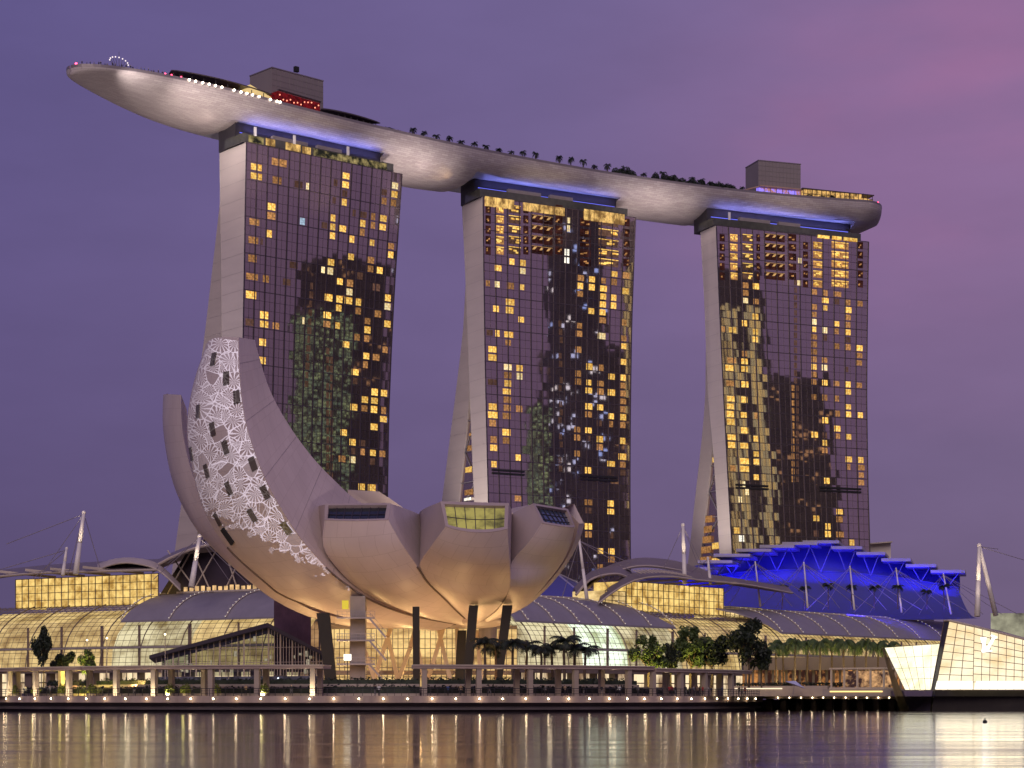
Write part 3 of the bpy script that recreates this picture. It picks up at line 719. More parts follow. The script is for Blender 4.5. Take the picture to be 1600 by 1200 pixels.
# ---- crowns of the towers, under the deck
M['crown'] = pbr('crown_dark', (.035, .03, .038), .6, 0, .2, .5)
M['pglass'] = pbr('parapet_glass', (.10, .10, .085), .15, .3, .3, .5)
M['blueled'] = emis('blue_led', (.16, .18, 1.0), 1.2)
def crown(T, k, bands, posts):
    b = MB(); sr = interp(T.sr, ZT)
    def blk(s0, s1, o0, o1, z0, z1): b.hexa([T.S(s0, o1, z0), T.S(s1, o1, z0), T.S(s1, o0, z0), T.S(s0, o0, z0), T.S(s0, o1, z1), T.S(s1, o1, z1), T.S(s1, o0, z1), T.S(s0, o0, z1)])
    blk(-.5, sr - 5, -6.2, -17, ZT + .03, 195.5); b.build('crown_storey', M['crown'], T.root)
    b = MB()
    for s0, s1 in ((12, 26), (30, 40)): blk(s0, s1, -2.4, -4.0, ZT + 2.6, ZT + 4.9)
    b.build('plant_screen', M['concrete'], T.root)
    b = MB(); blk(-1.2, sr - 3.5, -.25, -.45, ZT + .05, ZT + 3.0); blk(-1.2, -1.0, -.45, -12, ZT + .05, ZT + 3.0); b.build('glass_parapet', M['pglass'], T.root)
    for (pa, pb, z0, z1, mt) in bands:
        ua, _, _ = T.inv(pa, 250 if k == 0 else 320); ub, _, _ = T.inv(pb, 250 if k == 0 else 320)
        b = MB(); s0, s1 = ua * sr, ub * sr; nn_ = max(2, int((s1 - s0) / 2.2))
        for i in range(nn_):
            a, c = lerp(s0, s1, i / nn_) + .06, lerp(s0, s1, (i + 1) / nn_) - .06
            o_ = interp(T.fo, z0) + (.25 if z0 < ZT else -.15); b.quad(T.S(a, o_, z0), T.S(c, o_, z0), T.S(c, o_, z1), T.S(a, o_, z1))
        b.build('lit_band', mt, T.root)
    for s_ in posts:
        b = MB(); b.box(T.S(s_, -.1, ZT + 4.2), (.9, .4, 3.0), (T.d, T.n, Vector((0, 0, 1)))); b.build('white_vent', M['white'], T.root)
    # a strip of blue lamps on the crown roof washes the soffit
    b = MB(); b.bar(T.S(1, -5.9, 192.2), T.S(sr - 6, -5.9, 192.2), .3, .2); b.build('blue_light_strip', M['blueled'], T.root)
    al = area('crown_blue', T.S(sr / 2 - 2, -4.4, 192.6), T.S(sr / 2 - 2, -4.4, 199), 2600 if k != 1 else 2100, (.27, .29, 1.0), sr - 10, .8)
    x_, z_ = T.d, Vector((0, 0, -1)); al.rotation_euler = Matrix((x_, z_.cross(x_), z_)).transposed().to_euler()
M['goldsoft'] = emis('parapet_interior', (.80, .62, .26), .55, .8, .25, col2=(.03, .03, .025), lo=.42, hi=.62)
crown(T1, 0, [(388, 412, ZT + .3, ZT + 2.6, M['goldsoft']), (415, 430, ZT + .4, ZT + 2.8, M['gold']), (446, 470, ZT + .3, ZT + 2.8, M['gold']), (472, 486, ZT + .2, ZT + 2.6, M['gold']), (490, 606, ZT + .2, ZT + 2.6, M['goldsoft'])], (3.5, 19, 41))
crown(T2, 1, [(757, 803, ZT - 3.4, ZT + .2, M['gold']), (817, 882, ZT - 3.2, ZT - .1, M['gold']), (912, 976, ZT - 3.6, ZT + .6, M['gold'])], ())
crown(T3, 2, [(1277, 1296, ZT - .6, ZT + .6, WY), (1300, 1315, ZT - .6, ZT + .8, WY), (1318, 1340, ZT - .6, ZT + .8, WY)], (6,))
# ---- things standing on the deck; dk(px, inland) is the deck point under a photo column
def dk(px, off=2.0):
    s_ = None; lo, hi = .3, SE - .3
    for _ in range(40):
        m = (lo + hi) / 2; c, d, n = fr(m); q = c + n * (beam(m) - off); q.z = ZR
        if proj(q)[0] < px: lo = m
        else: hi = m
    c, d, n = fr(lo); q = c + n * (beam(lo) - off); q.z = ZR; return q, d, n
Z3 = Vector((0, 0, 1))
def core(px0, px1, off, depth, ytop, left_px, name, lab):
    a, d, n = dk(px0, off); b_, _, _ = dk(px1, off); L_ = (b_ - a).length; d = (b_ - a).normalized(); n = Vector((d.y, -d.x, 0))
    h = CH + (HY - ytop) / F * a.y - ZR
    t = thing(name, lab, 'plant block', (a + b_) / 2 - n * depth / 2)
    m = MB(); m.box((a + b_) / 2 - n * depth / 2 + Z3 * h / 2, (L_, depth, h), (d, n, Z3)); m.build('wall_block', pbr('core_panel', (.235, .20, .20), .6, 0, .06, .2, .05, 2), t)
    m = MB()
    for k in range(1, 8): m.bar(a + Z3 * (h * k / 8) + n * .03, b_ + Z3 * (h * k / 8) + n * .03, .04, .12)
    for k in range(1, 12):
        q = a.lerp(b_, k / 12) + n * .03; m.bar(q, q + Z3 * h, .10, .04)
    m.build('panel_joint', pbr('core_joint', (.17, .15, .15), .6), t)
    m = MB(); m.box((a + b_) / 2 - n * depth / 2 + Z3 * (h + .18), (L_ + .3, depth + .3, .36), (d, n, Z3)); m.build('coping', m_rim, t)
    return t, a, b_, d, n, h
ct, *_ = core(425, 505, 11, 13, 106, 398, 'plant_block', 'tall plain block above the deck beside the red lit bar, over the left tower')
m = MB(); q, d, n = dk(463, 12); hh_ = CH + (HY - 112) / F * q.y; q.z = hh_ + .8; m.box(q, (1.6, 1.2, 1.8), (d, n, Z3)); m.build('roof_unit', M['black'], ct)
core(1185, 1251, 9, 12, 251, 1165, 'plant_block', 'plain block above the deck beside the golden pavilion at the right end')
def canopy(px0, px1, off, z, depth, h, name, lab, cat, mroof, posts=6, tilt=0):
    t = thing(name, lab, cat, dk((px0 + px1) / 2, off)[0]); off *= .5; rows = []; b = MB()
    for i in range(17):
        u = i / 16; q, d, n = dk(lerp(px0, px1, u), off); e = math.sin(math.pi * u) ** .6
        rr_ = []
        for j in range(7):
            v = j / 6; rr_.append(q - n * (depth * v * e) + Z3 * (z + h * math.sin(math.pi * (.12 + .76 * v)) * e + tilt * u))
        rows.append(rr_)
    b.grid(rows); b.grid([[v - Z3 * .35 for v in r] for r in rows]); b.grid([[r[0] for r in rows], [r[0] - Z3 * .35 for r in rows]]); b.build('canopy_roof', mroof, t, 40)
    b = MB()
    for i in range(posts):
        u = (i + .7) / (posts + .4); q, d, n = dk(lerp(px0, px1, u), off + 1.2); b.tube(q, q + Z3 * (z + tilt * u), .15, .15, 6)
    b.build('post', M['darkmetal'], t)
    return t
m_can = pbr('canopy_bronze', (.075, .06, .058), .45, .3, .1, .3)
c1 = canopy(268, 425, 3.5, 3.2, 13, 2.0, 'deck_canopy', 'dark curved restaurant canopy on the bow deck, lamp dots along its foot', 'canopy', m_can, 8)
m = MB()
for px in range(350, 388, 5):
    q, d, n = dk(px, 6); m.box(q + Z3 * 2.2, (1.9, .3, 1.7), (d, n, Z3))
m.build('lit_interior', emis('deck_bar_gold', (1, .52, .18), .75, .7, .8), c1)
m = MB(); qa, d, n = dk(391, 3.2); qb, _, _ = dk(424, 3.2); m.hexa([qa + Z3 * 2.4, qb + Z3 * 2.0, qb - n * 6 + Z3 * 2.0, qa - n * 6 + Z3 * 2.4, qa + Z3 * 5.0, qb + Z3 * 2.6, qb - n * 6 + Z3 * 2.6, qa - n * 6 + Z3 * 5.0])
m.build('lit_fascia', emis('fascia_gold', (1.0, .70, .30), .85, .2, .2), c1)
canopy(503, 594, 2.0, 2.4, 9, 2.0, 'deck_canopy', 'low dark curved roof on the deck between the red bar and the first palms', 'canopy', m_can, 9)
# red bar
t = thing('rooftop_bar', 'red lit open bar on the roof deck in front of the tall plant block', 'bar', dk(465, 2)[0])
m = MB(); qa, d, n = dk(434, 1.2); qb, _, _ = dk(500, 1.2); m.hexa([qa + Z3 * .9, qb + Z3 * .9, qb - n * 5 + Z3 * .9, qa - n * 5 + Z3 * .9, qa + Z3 * 4.6, qb + Z3 * 4.1, qb - n * 5 + Z3 * 4.1, qa - n * 5 + Z3 * 4.6])
m.build('bar_front', emis('bar_red', (.42, .02, .03), .42, .9, .9, col2=(.08, .01, .015), lo=.35, hi=.6), t)
m = MB(); m.bar(qa + Z3 * 4.9 + n * .3, qb + Z3 * 4.4 + n * .3, .9, .3); m.build('bar_roof', M['darkmetal'], t)
m = MB()
for k in range(12):
    q = qa.lerp(qb, (k + .5) / 12) + n * .12 + Z3 * random.uniform(1.8, 3.7); m.ball(q, .26, 6, 4)
m.build('bar_lamp', emis('bar_lamp_glow', (1, .30, .18), 2.0), t)
# gold pavilion at the right end, over a parapet of plants
t = thing('rooftop_pavilion', 'golden lit glass pavilion at the right end of the roof deck', 'pavilion', dk(1300, 4)[0])
m_gp = emis('pavilion_gold', (1.0, .58, .18), 1.0, .8, .5, col2=(.10, .05, .02), lo=.38, hi=.62)
m = MB()
for a_, b_, z1 in ((1256, 1300, 4.6), (1302, 1346, 4.3), (1348, 1364, 3.0)):
    qa, d, n = dk(a_, 5); qb, _, _ = dk(b_, 5); m.hexa([qa, qb, qb - n * 7, qa - n * 7, qa + Z3 * z1, qb + Z3 * z1, qb - n * 7 + Z3 * z1, qa - n * 7 + Z3 * z1])
m.build('glass_wall', m_gp, t)
m = MB()
for k in range(16):
    q, d, n = dk(1255 + k * 7.2, 4.7); m.box(q + Z3 * 2.3, (.22, .22, 4.7), (d, n, Z3))
for zz in (1.4, 3.0):
    qa, d, n = dk(1255, 4.7); qb, _, _ = dk(1364, 4.7); m.bar(qa + Z3 * zz, qb + Z3 * zz, .15, .2)
m.build('window_frame', M['darkmetal'], t)
m = MB(); qa, d, n = dk(1254, 4); qb, _, _ = dk(1366, 4); m.hexa([qa + Z3 * 4.7, qb + Z3 * 4.5, qb - n * 9 + Z3 * 4.5, qa - n * 9 + Z3 * 4.7, qa + Z3 * 5.1, qb + Z3 * 4.9, qb - n * 9 + Z3 * 4.9, qa - n * 9 + Z3 * 5.1]); m.build('flat_roof', m_can, t)
# violet lit lounge under the right block
t = thing('rooftop_lounge', 'violet and blue lit lounge under the right plant block', 'lounge', dk(1220, 4)[0])
m = MB(); qa, d, n = dk(1184, 7.5); qb, _, _ = dk(1251, 7.5); m.hexa([qa, qb, qb - n * 1.2, qa - n * 1.2, qa + Z3 * 4.4, qb + Z3 * 4.4, qb - n * 1.2 + Z3 * 4.4, qa - n * 1.2 + Z3 * 4.4])
m.build('glass_wall', emis('lounge_violet', (.30, .22, 1.0), 1.3, .6, .45, col2=(.35, .15, .16), lo=.44, hi=.56), t)
m = MB(); m.bar(qa + Z3 * 4.7, qb + Z3 * 4.7, 4.5, .5); q0, d, n = dk(1150, 6); m.bar(q0 + Z3 * 1.2, qa + Z3 * 4.7, 2.5, .5); m.build('lounge_roof', pbr('lounge_roof', (.45, .30, .22), .5), t)
m = MB()
for k in range(8): q = qa.lerp(qb, k / 7) + n * .2; m.bar(q, q + Z3 * 4.4, .2, .2)
m.build('window_frame', M['darkmetal'], t)
# row of lamp dots along the rim
m_dot = emis('deck_lamp_white', (1, .86, .66), 14)
l0 = local(thing('deck_lamp', 'x', 'lamp', (0, 0, 0), 'white lamps along the bow rim'))
b = MB(); b.ball((0, 0, .2), .33, 8, 5, (1, 1, 1.15)); b.build('globe', m_dot, l0, True); b = MB(); b.tube((0, 0, -.9), (0, 0, -.15), .08, .08, 6); b.build('stem', M['darkmetal'], l0)
for i, px in enumerate((296, 306, 317, 327, 337, 347, 366, 377, 386, 395, 405, 423, 433, 438)):
    q, d, n = dk(px, -.3); q.z += .25; lab = 'white lamp on the bow rim of the roof deck, %s from the left' % ordn(i)
    if i == 0: l0.location = q; l0['label'] = lab
    else: dup(l0, q, 0, lab)
m_red = emis('red_beacon', (1, .05, .12), 9)
r0 = local(thing('red_beacon', 'x', 'beacon', (0, 0, 0), 'red warning lamps on the roof deck'))
b = MB(); b.ball((0, 0, .5), .38, 8, 5); b.build('lamp_glass', m_red, r0, True); b = MB(); b.tube((0, 0, -.2), (0, 0, .1), .2, .2, 8); b.build('stem', M['darkmetal'], r0)
for i, (px, lab) in enumerate(((119, 'red warning lamp at the very tip of the bow'), (258, 'red warning lamp on the bow deck left of two paler ones'), (268, 'red warning lamp between two others on the bow deck'), (283, 'red warning lamp next to the dark canopy end'), (1372, 'red warning lamp at the stern end of the roof deck'))):
    q, d, n = dk(px, .4); q.z += .6
    if i == 0: r0.location = q; r0['label'] = lab
    else: dup(r0, q, 0, lab, scale=.8)
# ring of white dish-like lights near the bow
t = thing('light_ring', 'ring of small white lights on short masts above the bow', 'light ring', dk(185, 3)[0])
q, d, n = dk(186, 3); m = MB(); mg = MB()
for k in range(9):
    a = math.pi * (k / 8); p = q + d * (3.6 * math.cos(a)) + Z3 * (3.0 + 1.6 * math.sin(a)); mg.ball(p, .24, 6, 4); m.tube(q + d * (1.0 * math.cos(a)) + Z3 * .4, p, .06, .06, 5)
m.tube(q, q + Z3 * 6.5, .1, .06, 6); m.build('mast', M['darkmetal'], t); mg.build('small_lamp', emis('ring_lamp', (1, .85, .85), 1.3), t)
# floodlights on the hull: city-side floods under the bow and up-lights on the tower tops
spot('bow_flood', (-150, 585, 120), (-128, 640, 196), 90000, (1, .84, .80), 50, 1, 2)
spot('bow_flood', (-70, 610, 130), (-95, 660, 190), 100000, (1, .82, .74), 60, 1, 2)
def gapflood(px, e, dx=-6, col=(1, .84, .78)):
    q, d, n = dk(px, 0); spot('hull_flood', q + n * 26 - Z3 * 48, q - n * 10 + d * dx - Z3 * 8, e, col, 50, 1, 2)
gapflood(645, 80000); gapflood(690, 80000); gapflood(1010, 70000); gapflood(1065, 75000); gapflood(400, 40000);
def upflood(T, s_, o_, px, off, e, col=(1, .84, .80), dz=9): q, d, n = dk(px, off); spot('crown_flood', T.S(s_, o_, 188.5), q - Z3 * dz, e, col, 75, 1, .6)
s1_, s2_ = interp(T1.sr, ZT), interp(T2.sr, ZT)
upflood(T1, s1_ + 4, -1, 700, 6, 5000); upflood(T2, s2_ + 4, -1, 1065, 6, 4500); upflood(T2, -10, -2, 670, 6, 2500, (1, .62, .28)); upflood(T1, -3, -3, 300, 12, 5000, (1, .8, .7))
q, d, n = dk(160, 0); q2, _, _ = dk(232, 3); spot('bow_flood', q + n * 7 - Z3 * 6 - d * 4, q2 - Z3 * 5, 30000, (1, .88, .84), 70, 1, .8)
q, d, n = dk(230, 0); q2, _, _ = dk(330, 3); spot('bow_flood', q + n * 16 - Z3 * 16, q2 - Z3 * 7, 38000, (1, .86, .80), 80, 1, .8)
gapflood(500, 30000, 0, (1, .80, .5)); gapflood(860, 30000, 0, (1, .8, .5)); gapflood(1230, 26000, 0, (1, .8, .6))
# ------------------------------------------------------------ lotus-shaped museum
def cat_rom(pts, n):
    pts = [Vector(p) for p in pts]; m = len(pts) - 1; L_ = [0]
    for i in range(m): L_.append(L_[-1] + (pts[i + 1] - pts[i]).length)
    out = []
    for k in range(n + 1):
        t = L_[-1] * k / n; i = 0
        while i < m - 1 and t > L_[i + 1]: i += 1
        u = (t - L_[i]) / max(1e-6, L_[i + 1] - L_[i])
        p0, p1, p2, p3 = pts[max(0, i - 1)], pts[i], pts[i + 1], pts[min(m, i + 2)]
        out.append(.5 * ((2 * p1) + (p2 - p0) * u + (2 * p0 - 5 * p1 + 4 * p2 - p3) * u * u + (3 * p1 - p0 - 3 * p2 + p3) * u ** 3))
    return out
def rail(l, n): return cat_rom([P(*p) for p in l], n)
def museum_mat():
    m = pbr('museum_skin', (.55, .455, .435), .45, 0, .10, .16, .03, 1.5, spec=.4, stretch=(1, 1, .35)); t = m.node_tree; b = t.nodes[m['bsdf']]
    src = b.inputs['Base Color'].links[0].from_socket; uv = t.nodes.new('ShaderNodeUVMap'); br = t.nodes.new('ShaderNodeTexBrick'); t.links.new(uv.outputs[0], br.inputs['Vector'])
    br.inputs['Scale'].default_value = 1; br.inputs['Brick Width'].default_value = 2.6; br.inputs['Row Height'].default_value = 3.4; br.inputs['Mortar Size'].default_value = .035; br.inputs['Mortar Smooth'].default_value = .3
    br.inputs['Color1'].default_value = (1, 1, 1, 1); br.inputs['Color2'].default_value = (.94, .93, .93, 1); br.inputs['Mortar'].default_value = (.74, .71, .70, 1)
    mu = t.nodes.new('ShaderNodeMixRGB'); mu.blend_type = 'MULTIPLY'; mu.inputs[0].default_value = 1; t.links.new(src, mu.inputs[1]); t.links.new(br.outputs[0], mu.inputs[2]); t.links.new(mu.outputs[0], b.inputs['Base Color']); return m
m_mus = museum_mat()
m_seam = pbr('museum_joint', (.34, .29, .29), .6)
MUS = thing('lotus_museum', 'pale lotus-shaped museum with upswept petals on dark columns in front of the towers', 'museum', P(690, 1085, 358))
PET = []
def petal(OL, OR, IR, IL, bulge=1.0, n=34, seams=True, nm='petal', lab=None, nb=8):
    a, b_, c, d = (rail(x, n) for x in (OL, OR, IR, IL)); m = MB(); outer = []
    for j in range(n + 1):
        t0, t1 = max(0, j - 1), min(n, j + 1)
        along = ((a[t1] - a[t0]) + (b_[t1] - b_[t0])); ac = b_[j] - a[j]; nrm = ac.cross(along)
        if nrm.length > 1e-6: nrm.normalize()
        if nrm.dot((a[j] + b_[j]) / 2 - (c[j] + d[j]) / 2) < 0: nrm = -nrm
        f = min(1, ac.length / 9.0)
        outer.append([a[j] + ac * (k / nb) + nrm * (bulge * f * 4 * (k / nb) * (1 - k / nb)) for k in range(nb + 1)])
    cl_ = [0]
    for j in range(n): cl_.append(cl_[-1] + (a[j + 1] - a[j]).length)
    m.grid(outer, uv=lambda j, k: ((outer[j][k] - outer[j][0]).length + 1, cl_[j] + .5)); m.grid([[b_[j], c[j]] for j in range(n + 1)], uv=lambda j, k: (1.3 + k * (b_[j] - c[j]).length, cl_[j])); m.grid([[c[j], d[j]] for j in range(n + 1)]); m.grid([[d[j], a[j]] for j in range(n + 1)])
    o = m.build(nm, m_mus, MUS, 32)
    if lab: o['label'] = lab
    tip = (outer[0], c[0], d[0]); PET.append((o, outer, b_, c, d, a))
    if seams:
        s_ = MB()
        for j in range(3, n - 3, 3):
            for q0, q1 in ((b_[j], c[j]),) if j % 6 == 3 else ():
                off = (q1 - q0).cross(b_[j + 1] - b_[j]).normalized() * .02; 
                if off.dot(Vector((0, -1, 0))) < 0: off = -off
                s_.bar(q0 + off, q1 + off, .07, .05, off)
        s_.build('panel_joint', m_seam, o)
    return o, outer, a, b_, c, d
# great petal
A_ = petal([(322, 540, 345), (302, 600, 345), (292, 670, 345), (303, 747, 345), (323, 807, 345), (357, 857, 345), (413, 908, 346), (447, 932, 348), (526, 958, 352), (640, 972, 357)],
      [(373, 527, 337), (374, 570, 335), (377, 610, 334), (383, 653, 333), (393, 690, 332), (410, 737, 331), (427, 773, 331), (447, 807, 332), (467, 837, 333), (493, 868, 335), (525, 900, 338), (580, 937, 344), (640, 960, 350), (712, 974, 357)],
      [(398, 531, 344), (403, 550, 344), (417, 597, 344), (430, 627, 344), (447, 657, 345), (467, 687, 346), (493, 720, 348), (520, 748, 350), (560, 783, 353), (620, 810, 358), (690, 840, 364)],
      [(349, 529, 353), (345, 640, 356), (370, 740, 358), (410, 800, 360), (470, 850, 364), (640, 900, 370)], 1.6, 44, lab='tallest petal, white line drawings projected on its outer face')
# left petal in the shade
petal([(255, 617, 372), (254, 657, 371), (258, 697, 370), (267, 743, 368), (280, 780, 366), (300, 817, 364), (317, 840, 363), (340, 864, 362), (373, 893, 361), (430, 936, 360), (492, 966, 359), (560, 980, 359), (650, 982, 360)],
      [(283, 617, 362), (284, 660, 361), (290, 700, 360), (303, 747, 358), (326, 800, 356), (360, 850, 353), (410, 905, 351), (470, 945, 352), (530, 965, 355), (640, 978, 359)],
      [(292, 640, 374), (300, 700, 374), (330, 780, 374), (380, 840, 373), (460, 880, 372), (640, 920, 372)],
      [(262, 615, 382), (275, 700, 380), (300, 780, 379), (350, 850, 378), (460, 900, 376), (640, 930, 374)], .8, seams=False)
B_ = petal([(507, 813, 335), (506, 856, 336), (534, 896, 339), (565, 924, 343), (602, 943, 347), (659, 963, 352), (712, 974, 357)],
      [(607, 813, 333), (627, 849, 334), (652, 885, 337), (668, 909, 340), (690, 930, 345), (712, 952, 351), (734, 972, 357)],
      [(611, 787, 337), (656, 804, 350), (700, 830, 362), (720, 900, 364)],
      [(508, 788, 339), (481, 800, 352), (540, 830, 362), (660, 900, 364)], 1.6, seams=False)
C_ = petal([(696, 823, 327), (677, 849, 330), (655, 884, 337), (668, 909, 340.2), (690, 930, 345.2), (712, 952, 351.2), (734, 972, 357.2)],
      [(793, 827, 327), (796, 877, 330), (797, 912, 336), (788, 936, 342), (772, 956, 350), (748, 974, 357)],
      [(795, 787, 331), (800, 803, 347), (795, 830, 360), (750, 900, 364)],
      [(688, 784, 331), (655, 803, 350), (690, 830, 362), (720, 900, 364)], 1.6, seams=False)
D_ = petal([(846, 818, 338), (827, 846, 337), (799, 880, 337), (797, 912, 336.2), (789, 937, 342.4), (773, 957, 350.4), (749, 974, 357.5)],
      [(898, 824, 346), (890, 856, 347), (871, 890, 349), (834, 931, 352), (796, 956, 355), (750, 976, 358)],
      [(887, 796, 350), (872, 803, 360), (800, 830, 366), (760, 900, 366)],
      [(832, 787, 341), (796, 806, 348), (790, 830, 361), (752, 900, 364)], 1.3, seams=False)
petal([(905, 818, 356), (896, 850, 356), (877, 885, 356), (839, 929, 356), (800, 956, 357), (750, 977, 359)],
      [(911, 815, 376), (902, 843, 374), (886, 872, 372), (861, 905, 369), (816, 945, 364), (755, 977, 360)],
      [(897, 787, 377), (870, 800, 376), (800, 820, 372), (760, 900, 368)], [(882, 792, 360), (860, 803, 366), (800, 825, 368), (755, 900, 366)], .6, seams=False)
# two low petals at the back, whose lit tips show over the front ones
petal([(548, 800, 398), (580, 860, 392), (640, 940, 380), (700, 970, 365)], [(603, 800, 396), (620, 860, 390), (660, 940, 378), (715, 970, 364)],
      [(592, 768, 392), (625, 790, 384), (690, 840, 370), (700, 900, 368)], [(543, 765, 400), (600, 800, 390), (680, 840, 372), (690, 900, 368)], .5, seams=False)
petal([(790, 806, 392), (790, 860, 390), (770, 930, 380), (745, 970, 366)], [(836, 800, 388), (820, 860, 384), (790, 930, 376), (748, 972, 365)],
      [(826, 789, 386), (810, 805, 380), (780, 830, 372), (750, 900, 368)], [(800, 794, 394), (795, 805, 384), (770, 830, 374), (745, 900, 368)], .5, seams=False)
# dark strip standing in for the crease shade where neighbouring petals meet
m_sm = pbr('petal_crease_shade', (.13, .09, .08), .8)
for r_ in (A_[3][26:], B_[3][10:], A_[2][22:]):
    m = MB(); m.path([p + Vector((0, -.12, -.12)) for p in r_], .17, 6); m.build('seam', m_sm, MUS)  # dark strip standing in for the crease shade
# window ends
def window(pt, glass, nx, ny, inset=.10):
    o, outer, b_, c, d, a = pt
    OL, OR, IR, IL = outer[0][0], outer[0][-1], c[0], d[0]; cen_ = (OL + OR + IR + IL) / 4
    nrm = (OR - OL).cross(IL - OL).normalized()
    if nrm.y > 0: nrm = -nrm
    def bl(u, v):
        k = u * (len(outer[0]) - 1); i = min(int(k), len(outer[0]) - 2); bot = outer[0][i].lerp(outer[0][i + 1], k - i); top = IL.lerp(IR, u); return bot.lerp(top, v)
    fw = .055; fh = .10
    g = MB(); g.grid([[bl(lerp(fw, 1 - fw, i / 8), lerp(fh, 1 - fh, j / 2)) - nrm * .5 for i in range(9)] for j in range(3)]); 
    w = g.build('window', glass, o)
    f = MB(); N_ = 8
    for (v0, v1) in ((0, fh), (1 - fh, 1)):
        for i in range(N_):
            u0, u1 = i / N_, (i + 1) / N_
            q = [bl(u0, v0), bl(u1, v0), bl(u1, v1), bl(u0, v1)]; f.hexa([p - nrm * .6 for p in q] + [p + nrm * .12 for p in q])
    for (u0, u1) in ((0, fw), (1 - fw, 1)):
        q = [bl(u0, fh), bl(u1, fh), bl(u1, 1 - fh), bl(u0, 1 - fh)]; f.hexa([p - nrm * .6 for p in q] + [p + nrm * .12 for p in q])
    f.build('window_frame', m_mus, o)
    f = MB()
    for i in range(1, nx): u = lerp(fw, 1 - fw, i / nx); f.bar(bl(u, fh) - nrm * .42, bl(u, 1 - fh) - nrm * .42, .13, .13, nrm)
    for j in range(1, ny):
        v = lerp(fh, 1 - fh, j / ny); f.path([bl(lerp(fw, 1 - fw, i / 8), v) - nrm * .42 for i in range(9)], .07, 4)
    f.build('glazing_bar', M['mullion'], o)
m_wdark = pbr('window_dark_glass', (.03, .035, .045), .08, .3, .3, .2)
m_wgold = emis('museum_window_glow', (.62, .52, .16), .62, .7, .22, col2=(.14, .12, .06), lo=.40, hi=.62)
m_wblue = pbr('window_blue_glass', (.12, .17, .28), .12, .6, .2, .2)
window(PET[2], m_wdark, 7, 2); window(PET[3], m_wgold, 6, 2); window(PET[4], m_wblue, 7, 3)
# skylights cut in the tallest petal
def on_petal(pt, px, py):
    outer = pt[1]; best = None
    for j in range(len(outer) - 1):
        for k in range(len(outer[0]) - 1):
            q = outer[j][k].lerp(outer[j + 1][k + 1], .5); x, y = proj(q); dd_ = (x - px) ** 2 + (y - py) ** 2
            if best is None or dd_ < best[0]: best = (dd_, j, k)
    _, j, k = best; q = outer[j][k].lerp(outer[j + 1][k + 1], .5)
    al = (outer[j + 1][k] - outer[j][k]).normalized(); ac = (outer[j][k + 1] - outer[j][k]).normalized(); nr = al.cross(ac).normalized()
    if nr.y > 0: nr = -nr
    return q, al, ac, nr
m_sky = pbr('skylight_glass', (.085, .065, .05), .35, .1, .2, .3)
for px, py in ((335, 560), (348, 590), (369, 622), (310, 640), (329, 671), (356, 701), (303, 711), (325, 742), (356, 771), (389, 729), (339, 812), (393, 798), (444, 829), (422, 760)):
    q, al, ac, nr = on_petal(PET[0], px, py); w = MB(); w.box(q + nr * .10, (2.3, 1.25, .16), (al, (ac - al * ac.dot(al)).normalized(), nr))
    w.build('skylight', m_sky, PET[0][0], origin=q)
q, al, ac, nr = on_petal(PET[0], 362, 843); w = MB(); w.box(q + nr * .10, (3.2, 1.5, .3), (al, (ac - al * ac.dot(al)).normalized(), nr)); w.build('entrance_opening', M['black'], PET[0][0])
# hub under the bowl, columns
m = MB(); c = P(735, 968, 362); m.ball(c, 7.5, 24, 10, (1, 1, .22)); m.build('hub', m_mus, MUS, True)
m = MB(); m.tube(P(762, 968, 366), Vector((*P(762, 968, 366).xy, 13.2)), 1.7, 1.7, 20); m.build('drain_drum', M['greymetal'], MUS)
m_col = pbr('column_dark', (.014, .011, .010), .7, 0, .15, .4)
for (tx, ty, bx, D, w0, w1, dd_) in ((505, 958, 520, 340, 2.2, 1.9, 1.2), (650, 948, 651, 338, 1.15, 1.15, .9), (740, 946, 728, 342, 1.6, 1.5, 1.2), (793, 946, 775, 344, 1.7, 1.4, 1.2), (722, 985, 716, 362, 1.6, 1.6, 1.2), (560, 975, 590, 372, 1.3, 1.3, 1), (820, 960, 838, 372, 1.2, 1.2, 1)):
    if bx in (590, 838): continue
    t_, b0 = P(tx, ty, D), P(bx, 1085, D); b0.z = 2.5; m = MB()
    m.hexa([b0 + Vector((-w1 / 2, -dd_ / 2, 0)), b0 + Vector((w1 / 2, -dd_ / 2, 0)), b0 + Vector((w1 / 2, dd_ / 2, 0)), b0 + Vector((-w1 / 2, dd_ / 2, 0)), t_ + Vector((-w0 / 2, -dd_ / 2, 0)), t_ + Vector((w0 / 2, -dd_ / 2, 0)), t_ + Vector((w0 / 2, dd_ / 2, 0)), t_ + Vector((-w0 / 2, dd_ / 2, 0))])
    m.build('column', m_col, MUS)
# stair tower with landings
st_ = P(560, 1085, 343); st_.z = 2.5; m = MB(); h_ = P(560, 932, 343).z; m.box((st_.x, st_.y, (h_ + 2.5) / 2), (2.6, 3.2, h_ - 2.5)); m.build('stair_tower', M['concrete'], MUS)
m = MB()
for py in (966, 1001, 1038):
    z = P(560, py, 341).z; m.box((st_.x - .2, st_.y - 2.7, z), (6.4, 2.2, .25)); 
    for k in range(9): m.box((st_.x - 3.3 + k * .8, st_.y - 3.7, z + .6), (.06, .06, 1.1))
    m.box((st_.x - .2, st_.y - 3.75, z + 1.15), (6.6, .08, .08)); m.box((st_.x - .2, st_.y - 3.75, z + .6), (6.6, .04, .06))
    m.bar((st_.x + 2.2, st_.y - 3.1, z - .1), (st_.x + 5.0, st_.y - 3.1, z - 3.4), 1.3, .3); m.bar((st_.x + 2.2, st_.y - 3.75, z + 1.0), (st_.x + 5.0, st_.y - 3.75, z - 2.4), .07, .07)
m.build('stair_flight', M['greymetal'], MUS)
